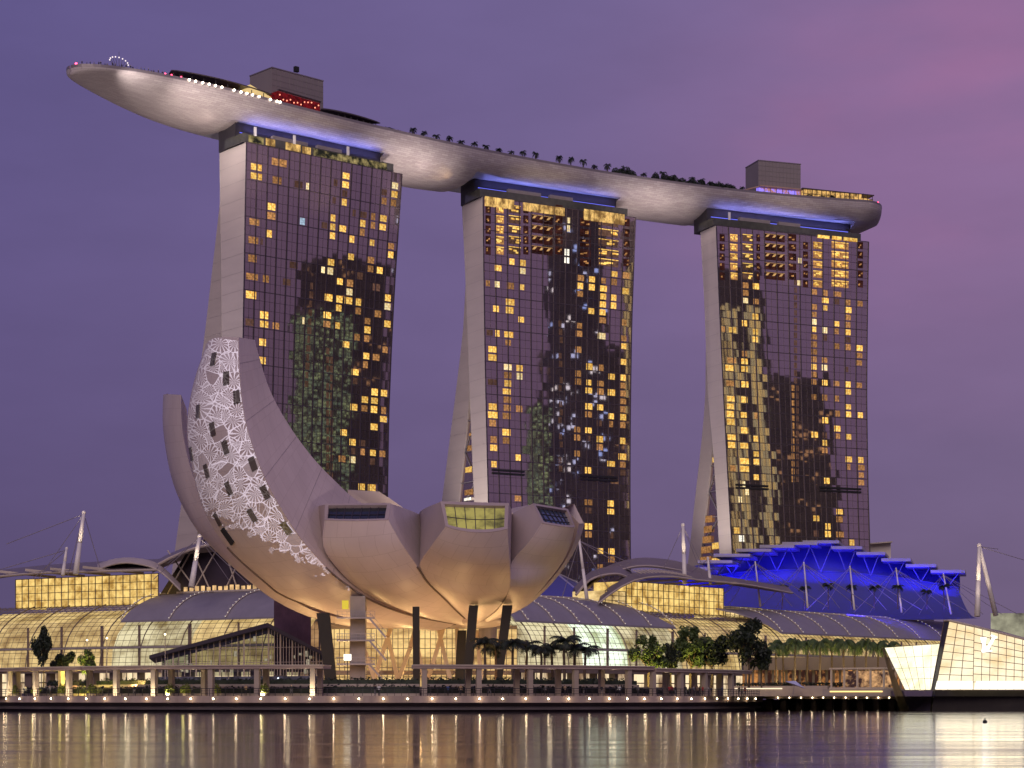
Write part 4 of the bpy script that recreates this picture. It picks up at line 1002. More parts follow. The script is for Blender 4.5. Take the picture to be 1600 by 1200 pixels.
m = MB(); m.box((st_.x - 2.1, st_.y - 2.0, P(0, 945, 341).z), (1.1, .4, 1.5)); m.build('lit_sign', emis('yellow_sign', (1, .75, .08), .75), MUS)
# gold lit lobby behind the columns
m_lobby = emis('lobby_glow', (1.0, .68, .27), 1.05, .75, .14, (1, 1, 2.4), col2=(.42, .24, .09), lo=.38, hi=.62)
m = MB(); x0, x1 = P(506, 0, 378).x, P(808, 0, 378).x; zt = 15.5
m.grid([[(lerp(x0, x1, i / 12), 378 - 3 * math.sin(math.pi * i / 12), z) for i in range(13)] for z in (2.6, 5.5, 9, 12, zt)]); m.build('lobby_glass', m_lobby, MUS)
m = MB()
for i in range(37): x = lerp(x0, x1, i / 36); y = 377.6 - 3 * math.sin(math.pi * i / 36); m.box((x, y, 9), (.14, .2, 13))
for z in (6.2, 8.0, 9.8, 11.6, 13.4): m.path([(lerp(x0, x1, i / 12), 377.6 - 3 * math.sin(math.pi * i / 12), z) for i in range(13)], .07, 4)
m.box(((x0 + x1) / 2, 375.5, 7.0), (x1 - x0, 5, .8)); m.box(((x0 + x1) / 2, 377, 15.6), (x1 - x0, 7, .6))
m.build('lobby_frame', M['concrete'], MUS)
m_vcol = pbr('struts_cream', (.62, .50, .36), .5); mm = []
for (xa, ya, xb, yb) in ((676, 1038, 694, 978), (704, 1064, 684, 978), (676, 1038, 668, 1064), (664, 1064, 652, 1010), (714, 978, 716, 1064), (722, 994, 728, 1064), (606, 995, 584, 1064), (606, 995, 622, 1064), (641, 1012, 622, 1064), (606, 995, 612, 978), (641, 1012, 650, 978), (586, 1064, 560, 985), (775, 1064, 782, 985), (752, 1064, 745, 985)):
    m = MB(); m.bar(P(xa, ya, 364), P(xb, yb, 366), .75, .6, (0, 1, 0)); m.build('strut', m_vcol, MUS)
# warm up-lights round the foot of the bowl, and a picture projector on the near shore
for (x, y, z, e) in ((-60, 318, 4.6, 2600), (-40, 322, 4.6, 3600), (-22, 320, 4.6, 3600), (-5, 324, 4.6, 3200), (8, 335, 4.6, 2200), (-75, 330, 4.6, 1800)):
    area('museum_uplight', (x, y, z), (x * .8 - 4, 350, 21), e * .16, (1.0, .56, .20), 2.5, 1.5)
for (x, y_, e) in ((-46, 347, 1000), (-30, 344, 1300), (-14, 342, 1400), (0, 346, 1100)): area('museum_uplight', (x, y_, 4.7), (x * .9, y_ + 8, 20), e, (1.0, .60, .26), 3, 2)
for (x, e) in ((-42, 1500), (-30, 2200), (-18, 2600), (-6, 2200), (4, 1200)):
    area('lobby_light', (x, 368, 4.8), (x, 356, 20), e * .7, (1.0, .62, .24), 4, 2)
pl = bpy.data.lights.new('picture_projector', 'SPOT'); pl.energy = 1.0; pl.spot_size = R(14); pl.spot_blend = .05; pl.shadow_soft_size = .01
po = bpy.data.objects.new('picture_projector', pl); COL.objects.link(po); po.location = (-3, 20, 9); PV = Vector((-3, 20, 9))
ctr = P(385, 715, 340); po.rotation_euler = (ctr - PV).to_track_quat('-Z', 'Z').to_euler()
pl.use_nodes = True; t = pl.node_tree; t.nodes.clear(); lo = t.nodes.new('ShaderNodeOutputLight'); em = t.nodes.new('ShaderNodeEmission'); t.links.new(em.outputs[0], lo.inputs[0])
tcn = t.nodes.new('ShaderNodeTexCoord'); sp_ = t.nodes.new('ShaderNodeSeparateXYZ'); 
inv = po.rotation_euler.to_matrix().transposed()
def uvp(v):
    l = inv @ (Vector(v) - PV); return l.x / -l.z, l.y / -l.z
t.links.new(tcn.outputs['Normal'], sp_.inputs[0])
zneg = mth(t, 'ABSOLUTE', sp_.outputs['Z']); U = mth(t, 'DIVIDE', sp_.outputs['X'], zneg); V = mth(t, 'DIVIDE', sp_.outputs['Y'], zneg)
# slide: an outlined region with wandering white lines
edgeL = [uvp(p + (p - q) * .0) for p, q in zip(A_[2], A_[3])]; edgeR = [uvp(q) for q in A_[3]]
def curve_node(pts_vu, src):
    n = t.nodes.new('ShaderNodeFloatCurve'); vs = [a for a, _ in pts_vu]; v0, v1 = -.075, .075
    x = mth(t, 'MULTIPLY_ADD', src, 1 / (v1 - v0)); x.node.inputs[2].default_value = -v0 / (v1 - v0); t.links.new(x, n.inputs['Value'])
    c = n.mapping.curves[0]; pts_ = sorted(set((round((a - v0) / (v1 - v0), 4), round((b_ + .075) / .15, 4)) for a, b_ in pts_vu)); pts_ = [p for p in pts_ if 0 <= p[0] <= 1]
    pts_ = pts_[::max(1, len(pts_) // 14)]
    for i, (a, b_) in enumerate(pts_):
        if i < 2: c.points[i].location = (a, b_)
        else: c.points.new(a, b_)
    n.mapping.update(); y = mth(t, 'MULTIPLY_ADD', n.outputs[0], .15); y.node.inputs[2].default_value = -.075; return y
cl = curve_node([(v, u) for u, v in edgeL[:30]], V); crr = curve_node([(v, u) for u, v in edgeR[:32]], V)
inL = mth(t, 'GREATER_THAN', mth(t, 'SUBTRACT', U, cl), .0004); inR = mth(t, 'GREATER_THAN', mth(t, 'SUBTRACT', crr, U), .0004)
cv = t.nodes.new('ShaderNodeCombineXYZ'); t.links.new(U, cv.inputs[0]); t.links.new(V, cv.inputs[1])
vlow = uvp(P(480, 880, 338))[1]; nzb = t.nodes.new('ShaderNodeTexNoise'); nzb.inputs['Scale'].default_value = 220; t.links.new(cv.outputs[0], nzb.inputs['Vector']); inB = mth(t, 'GREATER_THAN', mth(t, 'ADD', mth(t, 'MULTIPLY', nzb.outputs['Fac'], .022), mth(t, 'ADD', V, mth(t, 'MULTIPLY', U, .35))), vlow + .011 + .35 * uvp(P(480, 880, 338))[0]); inT = mth(t, 'LESS_THAN', V, uvp(P(350, 530, 345))[1])
nzz = t.nodes.new('ShaderNodeTexNoise'); nzz.inputs['Scale'].default_value = 60; nzz.inputs['Detail'].default_value = 2; t.links.new(cv.outputs[0], nzz.inputs['Vector'])
vsc = t.nodes.new('ShaderNodeVectorMath'); vsc.operation = 'SCALE'; t.links.new(nzz.outputs['Color'], vsc.inputs[0]); vsc.inputs['Scale'].default_value = .007
va = t.nodes.new('ShaderNodeVectorMath'); va.operation = 'ADD'; t.links.new(cv.outputs[0], va.inputs[0]); t.links.new(vsc.outputs[0], va.inputs[1])
def vor(scale, feature='DISTANCE_TO_EDGE'):
    v = t.nodes.new('ShaderNodeTexVoronoi'); v.feature = feature; v.inputs['Scale'].default_value = scale; t.links.new(va.outputs[0], v.inputs['Vector']); return v
def band(val, lo_, hi_):
    r = t.nodes.new('ShaderNodeMapRange'); r.inputs[1].default_value = lo_; r.inputs[2].default_value = hi_; r.inputs[3].default_value = 1; r.inputs[4].default_value = 0; t.links.new(val, r.inputs[0]); return r.outputs[0]
v1 = vor(150); big = mth(t, 'MULTIPLY', band(v1.outputs['Distance'], .008, .040), .85)
v2 = vor(150, 'F1'); wv = mth(t, 'SINE', mth(t, 'MULTIPLY', mth(t, 'ARCTAN2', *[None, None]) if False else v2.outputs['Distance'], 40.0))
# veins that fan out inside each cell
sub = t.nodes.new('ShaderNodeVectorMath'); sub.operation = 'SUBTRACT'; t.links.new(va.outputs[0], sub.inputs[0]); t.links.new(v2.outputs['Position'], sub.inputs[1])
sc_ = t.nodes.new('ShaderNodeSeparateXYZ'); t.links.new(sub.outputs[0], sc_.inputs[0])
an = t.nodes.new('ShaderNodeMath'); an.operation = 'ARCTAN2'; t.links.new(sc_.outputs['X'], an.inputs[0]); t.links.new(sc_.outputs['Y'], an.inputs[1])
vein = mth(t, 'GREATER_THAN', mth(t, 'SINE', mth(t, 'MULTIPLY', an.outputs[0], 13.0)), .45)
cellr = t.nodes.new('ShaderNodeSeparateXYZ'); t.links.new(v2.outputs['Color'], cellr.inputs[0])
v5 = t.nodes.new('ShaderNodeTexVoronoi'); v5.feature = 'DISTANCE_TO_EDGE'; v5.inputs['Scale'].default_value = 430; st5 = t.nodes.new('ShaderNodeVectorMath'); st5.operation = 'MULTIPLY'; st5.inputs[1].default_value = (1.0, .45, 1); t.links.new(va.outputs[0], st5.inputs[0]); t.links.new(st5.outputs[0], v5.inputs['Vector'])
fine = mth(t, 'MULTIPLY', band(v5.outputs['Distance'], .03, .12), mth(t, 'MULTIPLY', mth(t, 'GREATER_THAN', cellr.outputs['Z'], .80), .30))
veins = mth(t, 'MULTIPLY', mth(t, 'MULTIPLY', vein, .6), mth(t, 'GREATER_THAN', cellr.outputs['X'], .12))
fill = mth(t, 'MULTIPLY', mth(t, 'GREATER_THAN', cellr.outputs['Y'], .62), .10)
tot = mth(t, 'MAXIMUM', big, mth(t, 'MAXIMUM', fine, mth(t, 'MAXIMUM', veins, fill))); tot = mth(t, 'ADD', tot, .015)
for k in (inL, inR, inB, inT): tot = mth(t, 'MULTIPLY', tot, k)
t.links.new(mth(t, 'MULTIPLY', tot, 1.0), em.inputs[1]); em.inputs[0].default_value = (.74, .80, 1.0, 1)
pl.energy = 9.5e6
spot('petal_side_fill', (70, 245, 6), P(455, 690, 338), 90000, (1, .80, .82), 20, 1, 1); area('rear_petal_light', P(585, 735, 378), P(572, 780, 396), 1500, (1, .84, .66), 2, 2); point('rear_petal_light', P(806, 800, 384), 350, (1, .80, .60), .5)  # first spot is unseen fill, added to lighten the tall petal's side wall
# ------------------------------------------------------------ long glass-vaulted shopping hall, left and right wings
class Hall: pass
def hall(pxa, Da, pxb, Db):
    H = Hall(); a, b_ = P(pxa, 1090, Da), P(pxb, 1090, Db); a.z = b_.z = 0
    H.a = a; H.d = (b_ - a).normalized(); H.n = Vector((-H.d.y, H.d.x, 0)); H.L = (b_ - a).length
    if H.n.y < 0: H.n = -H.n
    H.at = lambda s, bk, z: H.a + H.d * s + H.n * bk + Vector((0, 0, z))
    def sx_(px, bk=0.0):
        k = (px - 800) / F; o = H.a + H.n * bk; return (k * o.y - o.x) / (H.d.x - k * H.d.y)
    H.s = sx_; return H
SECT = [(0, 10.2), (.4, 13), (1.2, 16), (2.6, 19), (4.6, 21.6), (7.2, 23.8), (10.5, 25.7), (14, 27.2), (17, 28.2)]
m_vglass = None
def vglass(nm='vault_glass', tint=(.86, .86, .80)):
    m, t, o = newmat(nm); g = t.nodes.new('ShaderNodeBsdfGlossy'); g.inputs['Roughness'].default_value = .06; g.inputs['Color'].default_value = (.8, .8, .85, 1)
    tr = t.nodes.new('ShaderNodeBsdfTransparent'); tr.inputs['Color'].default_value = (*tint, 1); mx = t.nodes.new('ShaderNodeMixShader'); fr_ = t.nodes.new('ShaderNodeLayerWeight'); fr_.inputs[0].default_value = .25
    v = mth(t, 'MULTIPLY_ADD', fr_.outputs['Facing'], .22); v.node.inputs[2].default_value = .05
    t.links.new(v, mx.inputs[0]); t.links.new(tr.outputs[0], mx.inputs[1]); t.links.new(g.outputs[0], mx.inputs[2]); t.links.new(mx.outputs[0], o.inputs[0]); return m
m_vglass = vglass(); m_vm = pbr('vault_bar', (.16, .12, .08), .5)
m_gold_in = emis('mall_gold_wall', (1.0, .72, .32), 1.1, .7, .13, (1, 1, 1.5), col2=(.40, .25, .09), lo=.36, hi=.62)
m_gold_br = emis('mall_bright_gold', (1.0, .68, .22), 1.1, .55, .30, col2=(.40, .22, .05), lo=.36, hi=.6)
m_cream_in = emis('mall_cream_wall', (1.0, .88, .56), 1.1, .7, .10, (1, 1, 1.2), col2=(.30, .22, .09), lo=.36, hi=.62)
m_green_in = emis('mall_white_patch', (.88, 1.0, .84), 1.9, .7, .12, col2=(.35, .40, .22), lo=.4, hi=.6)
m_awn = pbr('roof_louvre_grey', (.29, .26, .29), .5, .2, .10, .25, .1, 2)
m_rib = pbr('pale_rib', (.50, .42, .35), .5)
m_fas = pbr('fascia_brown', (.16, .12, .10), .6, 0, .15, .3)
m_shop = emis('shop_front_cream', (1.0, .78, .48), 1.15, .8, .14, (1, 1, .5), col2=(.20, .12, .07), lo=.40, hi=.58)
m_bead = emis('rib_bead_light', (.95, .82, .72), .75)
def wing(H, s0, s1, inner, name, lab, dx):
    root = thing(name, lab, 'shopping hall', H.at((s0 + s1) / 2, 8, 2.5))
    ns = int((s1 - s0) / dx); S_ = [lerp(s0, s1, i / ns) for i in range(ns + 1)]
    b = MB(); b.grid([[H.at(s, bk, z) for s in S_] for bk, z in SECT]); b.build('glass_vault', m_vglass, root)
    b = MB()
    for i, s in enumerate(S_): b.path([H.at(s, bk, z) for bk, z in SECT], 0.07 if i % 6 else .2, 4)
    b.build('vault_rib', m_vm, root)
    b = MB(); fine = []
    for i in range(len(SECT) - 1):
        for k in (0, .5): fine.append((lerp(SECT[i][0], SECT[i + 1][0], k), lerp(SECT[i][1], SECT[i + 1][1], k)))
    for bk, z in fine: b.bar(H.at(s0, bk - .05, z), H.at(s1, bk - .05, z), .12, .11)
    b.build('purlin', m_vm, root)
    # inside: a lit back wall set behind the glass, floors, piers
    b = MB(); isec = [(5.5, 10), (6.0, 15), (8.0, 19.5), (11.5, 23), (16, 25.6), (18, 26.4)]
    for (ia, ib, k) in inner:
        b.cur = k; n_ = max(2, int((ib - ia) / 6)); b.grid([[H.at(lerp(ia, ib, i / n_), bk, z) for i in range(n_ + 1)] for bk, z in isec])
    b.build('inner_wall', [m_gold_in, m_cream_in, m_green_in, m_gold_br, M['warmstone']], root)
    b = MB()
    for z in (10.0, 15.4): b.hexa([H.at(s0, 1.0, z), H.at(s1, 1.0, z), H.at(s1, 7, z), H.at(s0, 7, z), H.at(s0, 1.0, z + .5), H.at(s1, 1.0, z + .5), H.at(s1, 7, z + .5), H.at(s0, 7, z + .5)])
    b.build('gallery_floor', M['concrete'], root)
    rg = random.Random(int(s0 * 3)); b = MB()
    s = s0 + 3
    while s < s1:
        b.box(H.at(s, 5.2, 16), (rg.uniform(.3, 1.1), .3, 11.5), (H.d, H.n, Z3)); s += rg.uniform(9, 24)
    b.build('inner_pier', pbr('pier_brown', (.34, .24, .14), .7), root)
    # ground floor: piers, fascia, lit shop fronts
    b = MB(); b.quad(H.at(s0, 3.4, 2.5), H.at(s1, 3.4, 2.5), H.at(s1, 3.4, 9.4), H.at(s0, 3.4, 9.4)); b.build('shop_front', m_shop, root)
    b = MB(); s = s0
    while s < s1:
        b.box(H.at(s, 1.4, 5.8), (rg.choice((.8, 1.2, 2.6)), 2.2, 6.8), (H.d, H.n, Z3)); 
        for k in (2.2, 4.4): b.box(H.at(s + k, 3.2, 5.8), (.12, .2, 6.8), (H.d, H.n, Z3))
        s += rg.choice((6.5, 7.5, 9))
    b.box(H.at((s0 + s1) / 2, 3.2, 6.4), (s1 - s0, .25, .3), (H.d, H.n, Z3))
    b.build('pier', m_fas, root)
    b = MB(); b.hexa([H.at(s0, -1.2, 8.9), H.at(s1, -1.2, 8.9), H.at(s1, 4, 8.9), H.at(s0, 4, 8.9), H.at(s0, -1.2, 10.15), H.at(s1, -1.2, 10.15), H.at(s1, 4, 10.15), H.at(s0, 4, 10.15)]); b.build('fascia', m_fas, root)
    return root
def awning(H, root, s0, s1, ribs, cutl=0, cutr=0):
    sec_ = [(4.2, 22.9), (6.5, 25.4), (9.5, 27.5), (13, 29.2), (17, 30.3), (22, 30.8)]
    rows = []
    for k, (bk, z) in enumerate(sec_):
        f = k / (len(sec_) - 1); a, c = s0 + cutl * (1 - (1 - f) ** 1.0), s1 - cutr * f
        rows.append([H.at(lerp(a, c, i / 20), bk, z) for i in range(21)])
    b = MB(); b.grid(rows); b.grid([[v - Z3 * .5 for v in r] for r in rows]); b.grid([[r[0] for r in rows], [r[0] - Z3 * .5 for r in rows]]); b.grid([rows[0], [v - Z3 * .5 for v in rows[0]]]); b.build('louvred_roof', m_awn, root, 40)
    b = MB()
    for s in ribs: b.path([H.at(s, bk - .15, z + .22) for bk, z in sec_], .17, 5)
    b.bar(H.at(s0 + cutl, 22, 31.1), H.at(s1 - cutr, 22, 31.1), .5, .5)
    b.build('roof_rib', m_rib, root)
    b = MB()
    for s in ribs:
        for i in range(12):
            k = i / 12 * (len(sec_) - 1); j = int(k); f = k - j; b.ball(H.at(s, lerp(sec_[j][0], sec_[j + 1][0], f) - .25, lerp(sec_[j][1], sec_[j + 1][1], f) + .42), .16, 5, 3)
    b.build('bead_pattern', m_bead, root)
HL = hall(-70, 560, 452, 496)
s_ = HL.s
LEFT = wing(HL, 0, HL.L, [(0, s_(180, 7), 0), (s_(180, 7), s_(300, 7), 1), (s_(300, 7), HL.L, 0)], 'shopping_hall', 'left wing of the glass-vaulted shopping hall, glowing gold behind the tent-shaped glass canopy', 2.3)
awning(HL, LEFT, s_(188, 4), HL.L - 5, [s_(px, 4) for px in (188, 264, 352)], 4, 0)
HR = hall(786, 516, 1486, 702)
r_ = HR.s
RIGHT = wing(HR, 0, HR.L + 30, [(0, r_(905, 7), 1), (r_(905, 7), r_(975, 7), 2), (r_(975, 7), r_(1060, 7), 1), (r_(1060, 7), HR.L + 30, 0)], 'shopping_hall', 'right wing of the glass-vaulted shopping hall, behind the palms and broad trees', 2.3)
awning(HR, RIGHT, r_(806, 4), r_(1057, 4), [r_(px, 4) for px in (825, 866, 905, 940, 977, 1017, 1054)], 0, 24)
awning(HR, RIGHT, r_(1222, 4), HR.L + 28, [r_(px, 4) for px in (1222, 1255, 1291, 1328, 1366, 1402, 1437, 1474)], -22, 0)
# clerestories (tall lit upper walls) and their swooping roofs
def clerestory(H, root, sa, sb, bk, z0, z1, mat, ss_):
    b = MB(); b.quad(H.at(sa, bk, z0), H.at(sb, bk, z0), H.at(sb, bk, z1), H.at(sa, bk, z1)); b.quad(H.at(sa, bk, z0), H.at(sa, bk + 12, z0), H.at(sa, bk + 12, z1), H.at(sa, bk, z1)); b.build('upper_glass_wall', mat, root)
    b = MB(); n_ = int((sb - sa) / 2.6)
    for i in range(n_ + 1): b.bar(H.at(lerp(sa, sb, i / n_), bk - .15, z0), H.at(lerp(sa, sb, i / n_), bk - .15, z1), .22, .2)
    for k in range(5): z = lerp(z0, z1, k / 4); b.bar(H.at(sa, bk - .12, z), H.at(sb, bk - .12, z), .14, .16)
    b.build('upper_mullion', M['mullion'], root)
def roof(H, root, pts_front, pts_back, th=.8, nm='swept_roof', mat=None):
    # rows of (s, back, z) for the front and back edges
    f = cat_rom([H.at(*p) for p in pts_front], 18); k = cat_rom([H.at(*p) for p in pts_back], 18); b = MB()
    rows = [[f[i].lerp(k[i], j / 6) + Z3 * (1.6 * math.sin(math.pi * j / 6)) for i in range(19)] for j in range(7)]
    b.grid(rows); b.grid([[v - Z3 * th for v in r] for r in rows]); b.grid([rows[0], [v - Z3 * th for v in rows[0]]]); b.grid([[r[0] for r in rows], [r[0] - Z3 * th for r in rows]]); b.grid([[r[-1] for r in rows], [r[-1] - Z3 * th for r in rows]])
    b.build(nm, mat or m_roofd, root, 40)
    b = MB(); b.path([v + Vector((0, -.1, -th * .5)) for v in f], th * .42, 5); b.build('roof_edge', m_rib, root)
m_roofd = pbr('swept_roof_grey', (.22, .18, .19), .5, .2, .12, .2)
clerestory(HL, LEFT, s_(25, 17), s_(248, 17), 17, 27.9, 36.2, m_gold_br, 0)
b = MB()
for px in (55, 100, 140, 192): q = s_(px, 12); b.bar(HL.at(q - 12, 9, 38.2), HL.at(q + 3, 17, 36.4), .5, .7)
b.build('eaves_beam', m_rib, LEFT)
roof(HL, LEFT, [(s_(-30, 10), 10, 36.9), (s_(60, 10), 10, 37.6), (s_(150, 11), 11, 37.4), (s_(246, 12), 12, 37.2)], [(s_(-30, 40), 40, 39), (s_(60, 40), 40, 40.6), (s_(150, 40), 40, 41.5), (s_(262, 40), 40, 41.5)])
roof(HL, LEFT, [(s_(152, 12), 12, 37.6), (s_(175, 11), 11, 38.9), (s_(205, 11), 11, 39.1), (s_(246, 12), 12, 37.0), (s_(282, 14), 14, 31.4)], [(s_(152, 24), 24, 38.6), (s_(180, 24), 24, 39.6), (s_(210, 24), 24, 39.6), (s_(246, 24), 24, 38.0), (s_(282, 24), 24, 32)], .5, mat=m_rib)
roof(HL, LEFT, [(s_(238, 16), 16, 38), (s_(262, 18), 18, 40.5), (s_(310, 20), 20, 43.5), (s_(380, 20), 20, 45), (s_(450, 20), 20, 45)], [(s_(238, 50), 50, 40), (s_(262, 50), 50, 42), (s_(310, 50), 50, 44.5), (s_(380, 50), 50, 46), (s_(450, 50), 50, 46)], .9)
b = MB(); b.quad(HL.at(s_(246, 26), 26, 30), HL.at(HL.L, 26, 30), HL.at(HL.L, 26, 43), HL.at(s_(290, 26), 26, 42)); b.build('dark_upper_wall', pbr('upper_dark', (.035, .025, .04), .5, 0, .3, .3), LEFT)
b = MB()
for a_, c_ in ((262, 300), (300, 340), (330, 300), (350, 385), (372, 350), (310, 262)): b.bar(HL.at(s_(a_, 24), 24, 31), HL.at(s_(c_, 24), 24, 43), .3, .3)
b.build('roof_truss', m_rib, LEFT)
b = MB()
for px in range(290, 420, 9): b.box(HL.at(s_(px, 23), 23, 31.9), (1.1, .3, random.uniform(.8, 1.8)), (HL.d, HL.n, Z3))
b.build('terrace_window', emis('terrace_glow', (1, .62, .28), 1.1, .6, .5), LEFT)
clerestory(HR, RIGHT, r_(978, 17), r_(1130, 17), 17, 27.9, 36.6, m_gold_br, 0)
clerestory(HR, RIGHT, r_(945, 17), r_(977, 17), 17, 27.9, 33.5, m_gold_in, 0)
clerestory(HR, RIGHT, r_(1133, 22), r_(1190, 22), 22, 27.9, 31.5, m_gold_in, 0)
roof(HR, RIGHT, [(r_(935, 11), 11, 29.5), (r_(965, 11), 11, 34.0), (r_(1000, 11), 11, 37.4), (r_(1045, 10), 10, 38.6), (r_(1100, 10), 10, 38.2), (r_(1165, 12), 12, 38.2), (r_(1238, 16), 16, 37.0)], [(r_(945, 40), 40, 34), (r_(965, 40), 40, 38), (r_(1000, 40), 40, 41), (r_(1045, 40), 40, 42), (r_(1100, 40), 40, 41.5), (r_(1160, 40), 40, 40.5), (r_(1220, 34), 34, 39)], .7)
roof(HR, RIGHT, [(r_(905, 30), 30, 33), (r_(940, 30), 30, 39), (r_(975, 30), 30, 42), (r_(1010, 30), 30, 43.5), (r_(1060, 30), 30, 43), (r_(1110, 30), 30, 41)], [(r_(905, 60), 60, 38), (r_(940, 60), 60, 43), (r_(975, 60), 60, 46.5), (r_(1010, 60), 60, 48.2), (r_(1060, 60), 60, 48), (r_(1110, 60), 60, 45)], .9)
roof(HR, RIGHT, [(r_(900, 22), 22, 32.5), (r_(925, 22), 22, 37.5), (r_(965, 22), 22, 39.5), (r_(990, 22), 22, 37.5)], [(r_(895, 46), 46, 35), (r_(925, 46), 46, 40.5), (r_(965, 46), 46, 42.5), (r_(990, 46), 46, 41)], .9)
b = MB()
for i in range(14): q = HR.at(r_(1003 + i * 6, 9.8), 9.8, 38.5 + .7 * math.sin(i / 13 * 3.1)); b.bar(q, q + HR.n * 3 + Z3 * 1.1, .3, .25)
b.build('roof_fin', m_rib, RIGHT)
b = MB()
for px in (1018, 1057, 1095): q = r_(px, 14); b.bar(HR.at(q + 14, 10.5, 38.0), HR.at(q - 2, 17, 36.6), .5, .6)
b.build('eaves_beam', m_rib, RIGHT)

# ------------------------------------------------------------ blue lit theatre and exhibition hall
m_blue = pbr('hall_skin_blue_lit', (.07, .07, .24), .6, 0, .06, .1)  # pale skin with the blue floodlight tint put into its base colour
ER = thing('exhibition_hall', 'blue lit hall with stepped fan-like roof slabs at the right tower foot', 'exhibition hall', P(1300, 1085, 735))
Dh = 722
top_ = [(1040, 915), (1090, 906), (1135, 898), (1190, 893), (1250, 892), (1320, 896), (1395, 903), (1450, 911), (1497, 920)]
bot_ = [(1000, 965), (1060, 966), (1120, 966), (1190, 966), (1250, 967), (1320, 967), (1400, 968), (1470, 968), (1532, 966)]
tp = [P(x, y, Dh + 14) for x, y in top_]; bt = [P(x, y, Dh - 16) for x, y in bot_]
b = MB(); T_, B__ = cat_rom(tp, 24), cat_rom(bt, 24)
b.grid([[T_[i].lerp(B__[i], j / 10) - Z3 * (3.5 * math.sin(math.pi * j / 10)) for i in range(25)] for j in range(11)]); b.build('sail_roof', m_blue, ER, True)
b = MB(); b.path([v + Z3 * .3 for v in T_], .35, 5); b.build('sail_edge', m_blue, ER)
slabs = [(1000, 1056, 903, 722), (1044, 1108, 891, 724), (1090, 1144, 880, 728), (1115, 1172, 870, 731), (1150, 1205, 862, 734), (1187, 1241, 856, 737), (1222, 1277, 851.5, 740), (1254, 1311, 849, 742), (1299, 1347, 858, 742), (1338, 1383, 867, 742), (1377, 1423, 877, 742), (1415, 1463, 886, 742), (1454, 1508, 895, 742)]
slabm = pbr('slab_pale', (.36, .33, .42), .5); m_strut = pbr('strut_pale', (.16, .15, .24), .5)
for i, (xa, xb, y, D) in enumerate(slabs):
    D -= 12; a, c = P(xa, y, D), P(xb, y, D); m = MB(); e = Vector((.25, 1, 0)) * 22
    m.hexa([a, c, c + e, a + e, a + Z3 * 1.1, c + Z3 * 1.1, c + e + Z3 * 1.1, a + e + Z3 * 1.1]); m.build('roof_slab', slabm, ER)
    if i > 1:
        mx_ = (xa + xb) / 2; yb = interp(top_, mx_); v = P(mx_, yb, Dh + 12); m = MB(); m.bar(v, P(xa + 10, y, D + 1), .24, .24); m.bar(v, P(xb - 10, y, D + 1), .24, .24); m.build('v_strut', m_strut, ER)
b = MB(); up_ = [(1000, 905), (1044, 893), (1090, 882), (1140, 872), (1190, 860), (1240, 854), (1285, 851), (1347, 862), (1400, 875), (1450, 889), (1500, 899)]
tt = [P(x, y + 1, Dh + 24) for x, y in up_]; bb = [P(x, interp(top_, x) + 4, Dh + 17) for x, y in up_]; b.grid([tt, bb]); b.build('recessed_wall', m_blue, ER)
BL = (.02, .015, 1.0)
for x in (1080, 1150, 1220, 1290, 1360, 1430, 1480):
    q = P(x, interp(top_, x) - 1, Dh + 6); area('blue_flood', q, q + Vector((0, 14, 10)), 2300, BL, 9, 1.0)
for x in (1060, 1160, 1260, 1360, 1460): area('blue_flood', P(x, 956, Dh - 34), P(x, 918, Dh + 8), 2400, (.03, .02, 1.0), 16, 2)
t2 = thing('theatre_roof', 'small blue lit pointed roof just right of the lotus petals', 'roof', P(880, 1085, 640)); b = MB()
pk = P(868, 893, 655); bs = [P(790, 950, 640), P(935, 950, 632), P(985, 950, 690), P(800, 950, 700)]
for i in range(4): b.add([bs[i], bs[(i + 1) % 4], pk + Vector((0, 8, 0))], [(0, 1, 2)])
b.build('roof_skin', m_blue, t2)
b = MB()
for q in bs: b.bar(pk + Vector((0, 8, .3)), q + Z3 * .3, .4, .4)
b.build('ridge', slabm, t2)
area('blue_flood', P(880, 948, 612), P(870, 925, 650), 9000, BL, 10, 4)

# ------------------------------------------------------------ masts with cables
m_mast = pbr('mast_white', (.78, .72, .66), .4); m_cab = pbr('cable', (.30, .26, .30), .5)
def mast(tx, ty, bx, by, D, r, cables, lab, legs=()):
    t = thing('cable_mast', lab, 'mast', P(bx, by, D), 'white masts that hold up the hall roofs'); m = MB(); a, c = P(bx, by, D), P(tx, ty, D + 4); m.path([a, a.lerp(c, .5), c], r, 10, r * .6); m.ball(c, r * .8, 8, 5); m.build('mast', m_mast, t, True)
    for lx, ly in legs: m = MB(); m.tube(P(lx, ly, D + 8), c, r * .9, r * .6, 10); m.build('brace_leg', m_mast, t, True)
    m = MB()
    for x, y in cables: m.tube(c - Z3 * .4, P(x, y, D + 14), .11, .11, 4)
    if cables: m.build('cable', m_cab, t)
    if r >= .6: spot('mast_light', a + Vector((0, -6, 1)), c, 9000, (1, .82, .62), 25, .6, .3)
mast(131, 801, 118, 897, 535, .75, [(10, 850), (60, 905), (106, 900), (160, 900)], 'taller white mast at the left over the left wing roof')
mast(104, 857, 98, 899, 540, .55, [(0, 890), (50, 905)], 'shorter white mast beside the tall one at the far left')
mast(312, 838, 299, 917, 510, .8, [(240, 905), (262, 880), (360, 910), (390, 915)], 'white mast leaning in front of the left tower leg')
mast(905, 843, 917, 936, 560, .55, [(985, 880), (1000, 900), (960, 935), (878, 935)], 'white mast just right of the lotus petals')
mast(1067, 820, 1070, 912, 600, .75, [(1100, 905), (1030, 905), (1112, 912)], 'white mast left of the blue hall')
mast(1106, 872, 1110, 912, 612, .55, [(1060, 910), (1140, 915)], 'short grey mast between the tall mast and the blue hall')
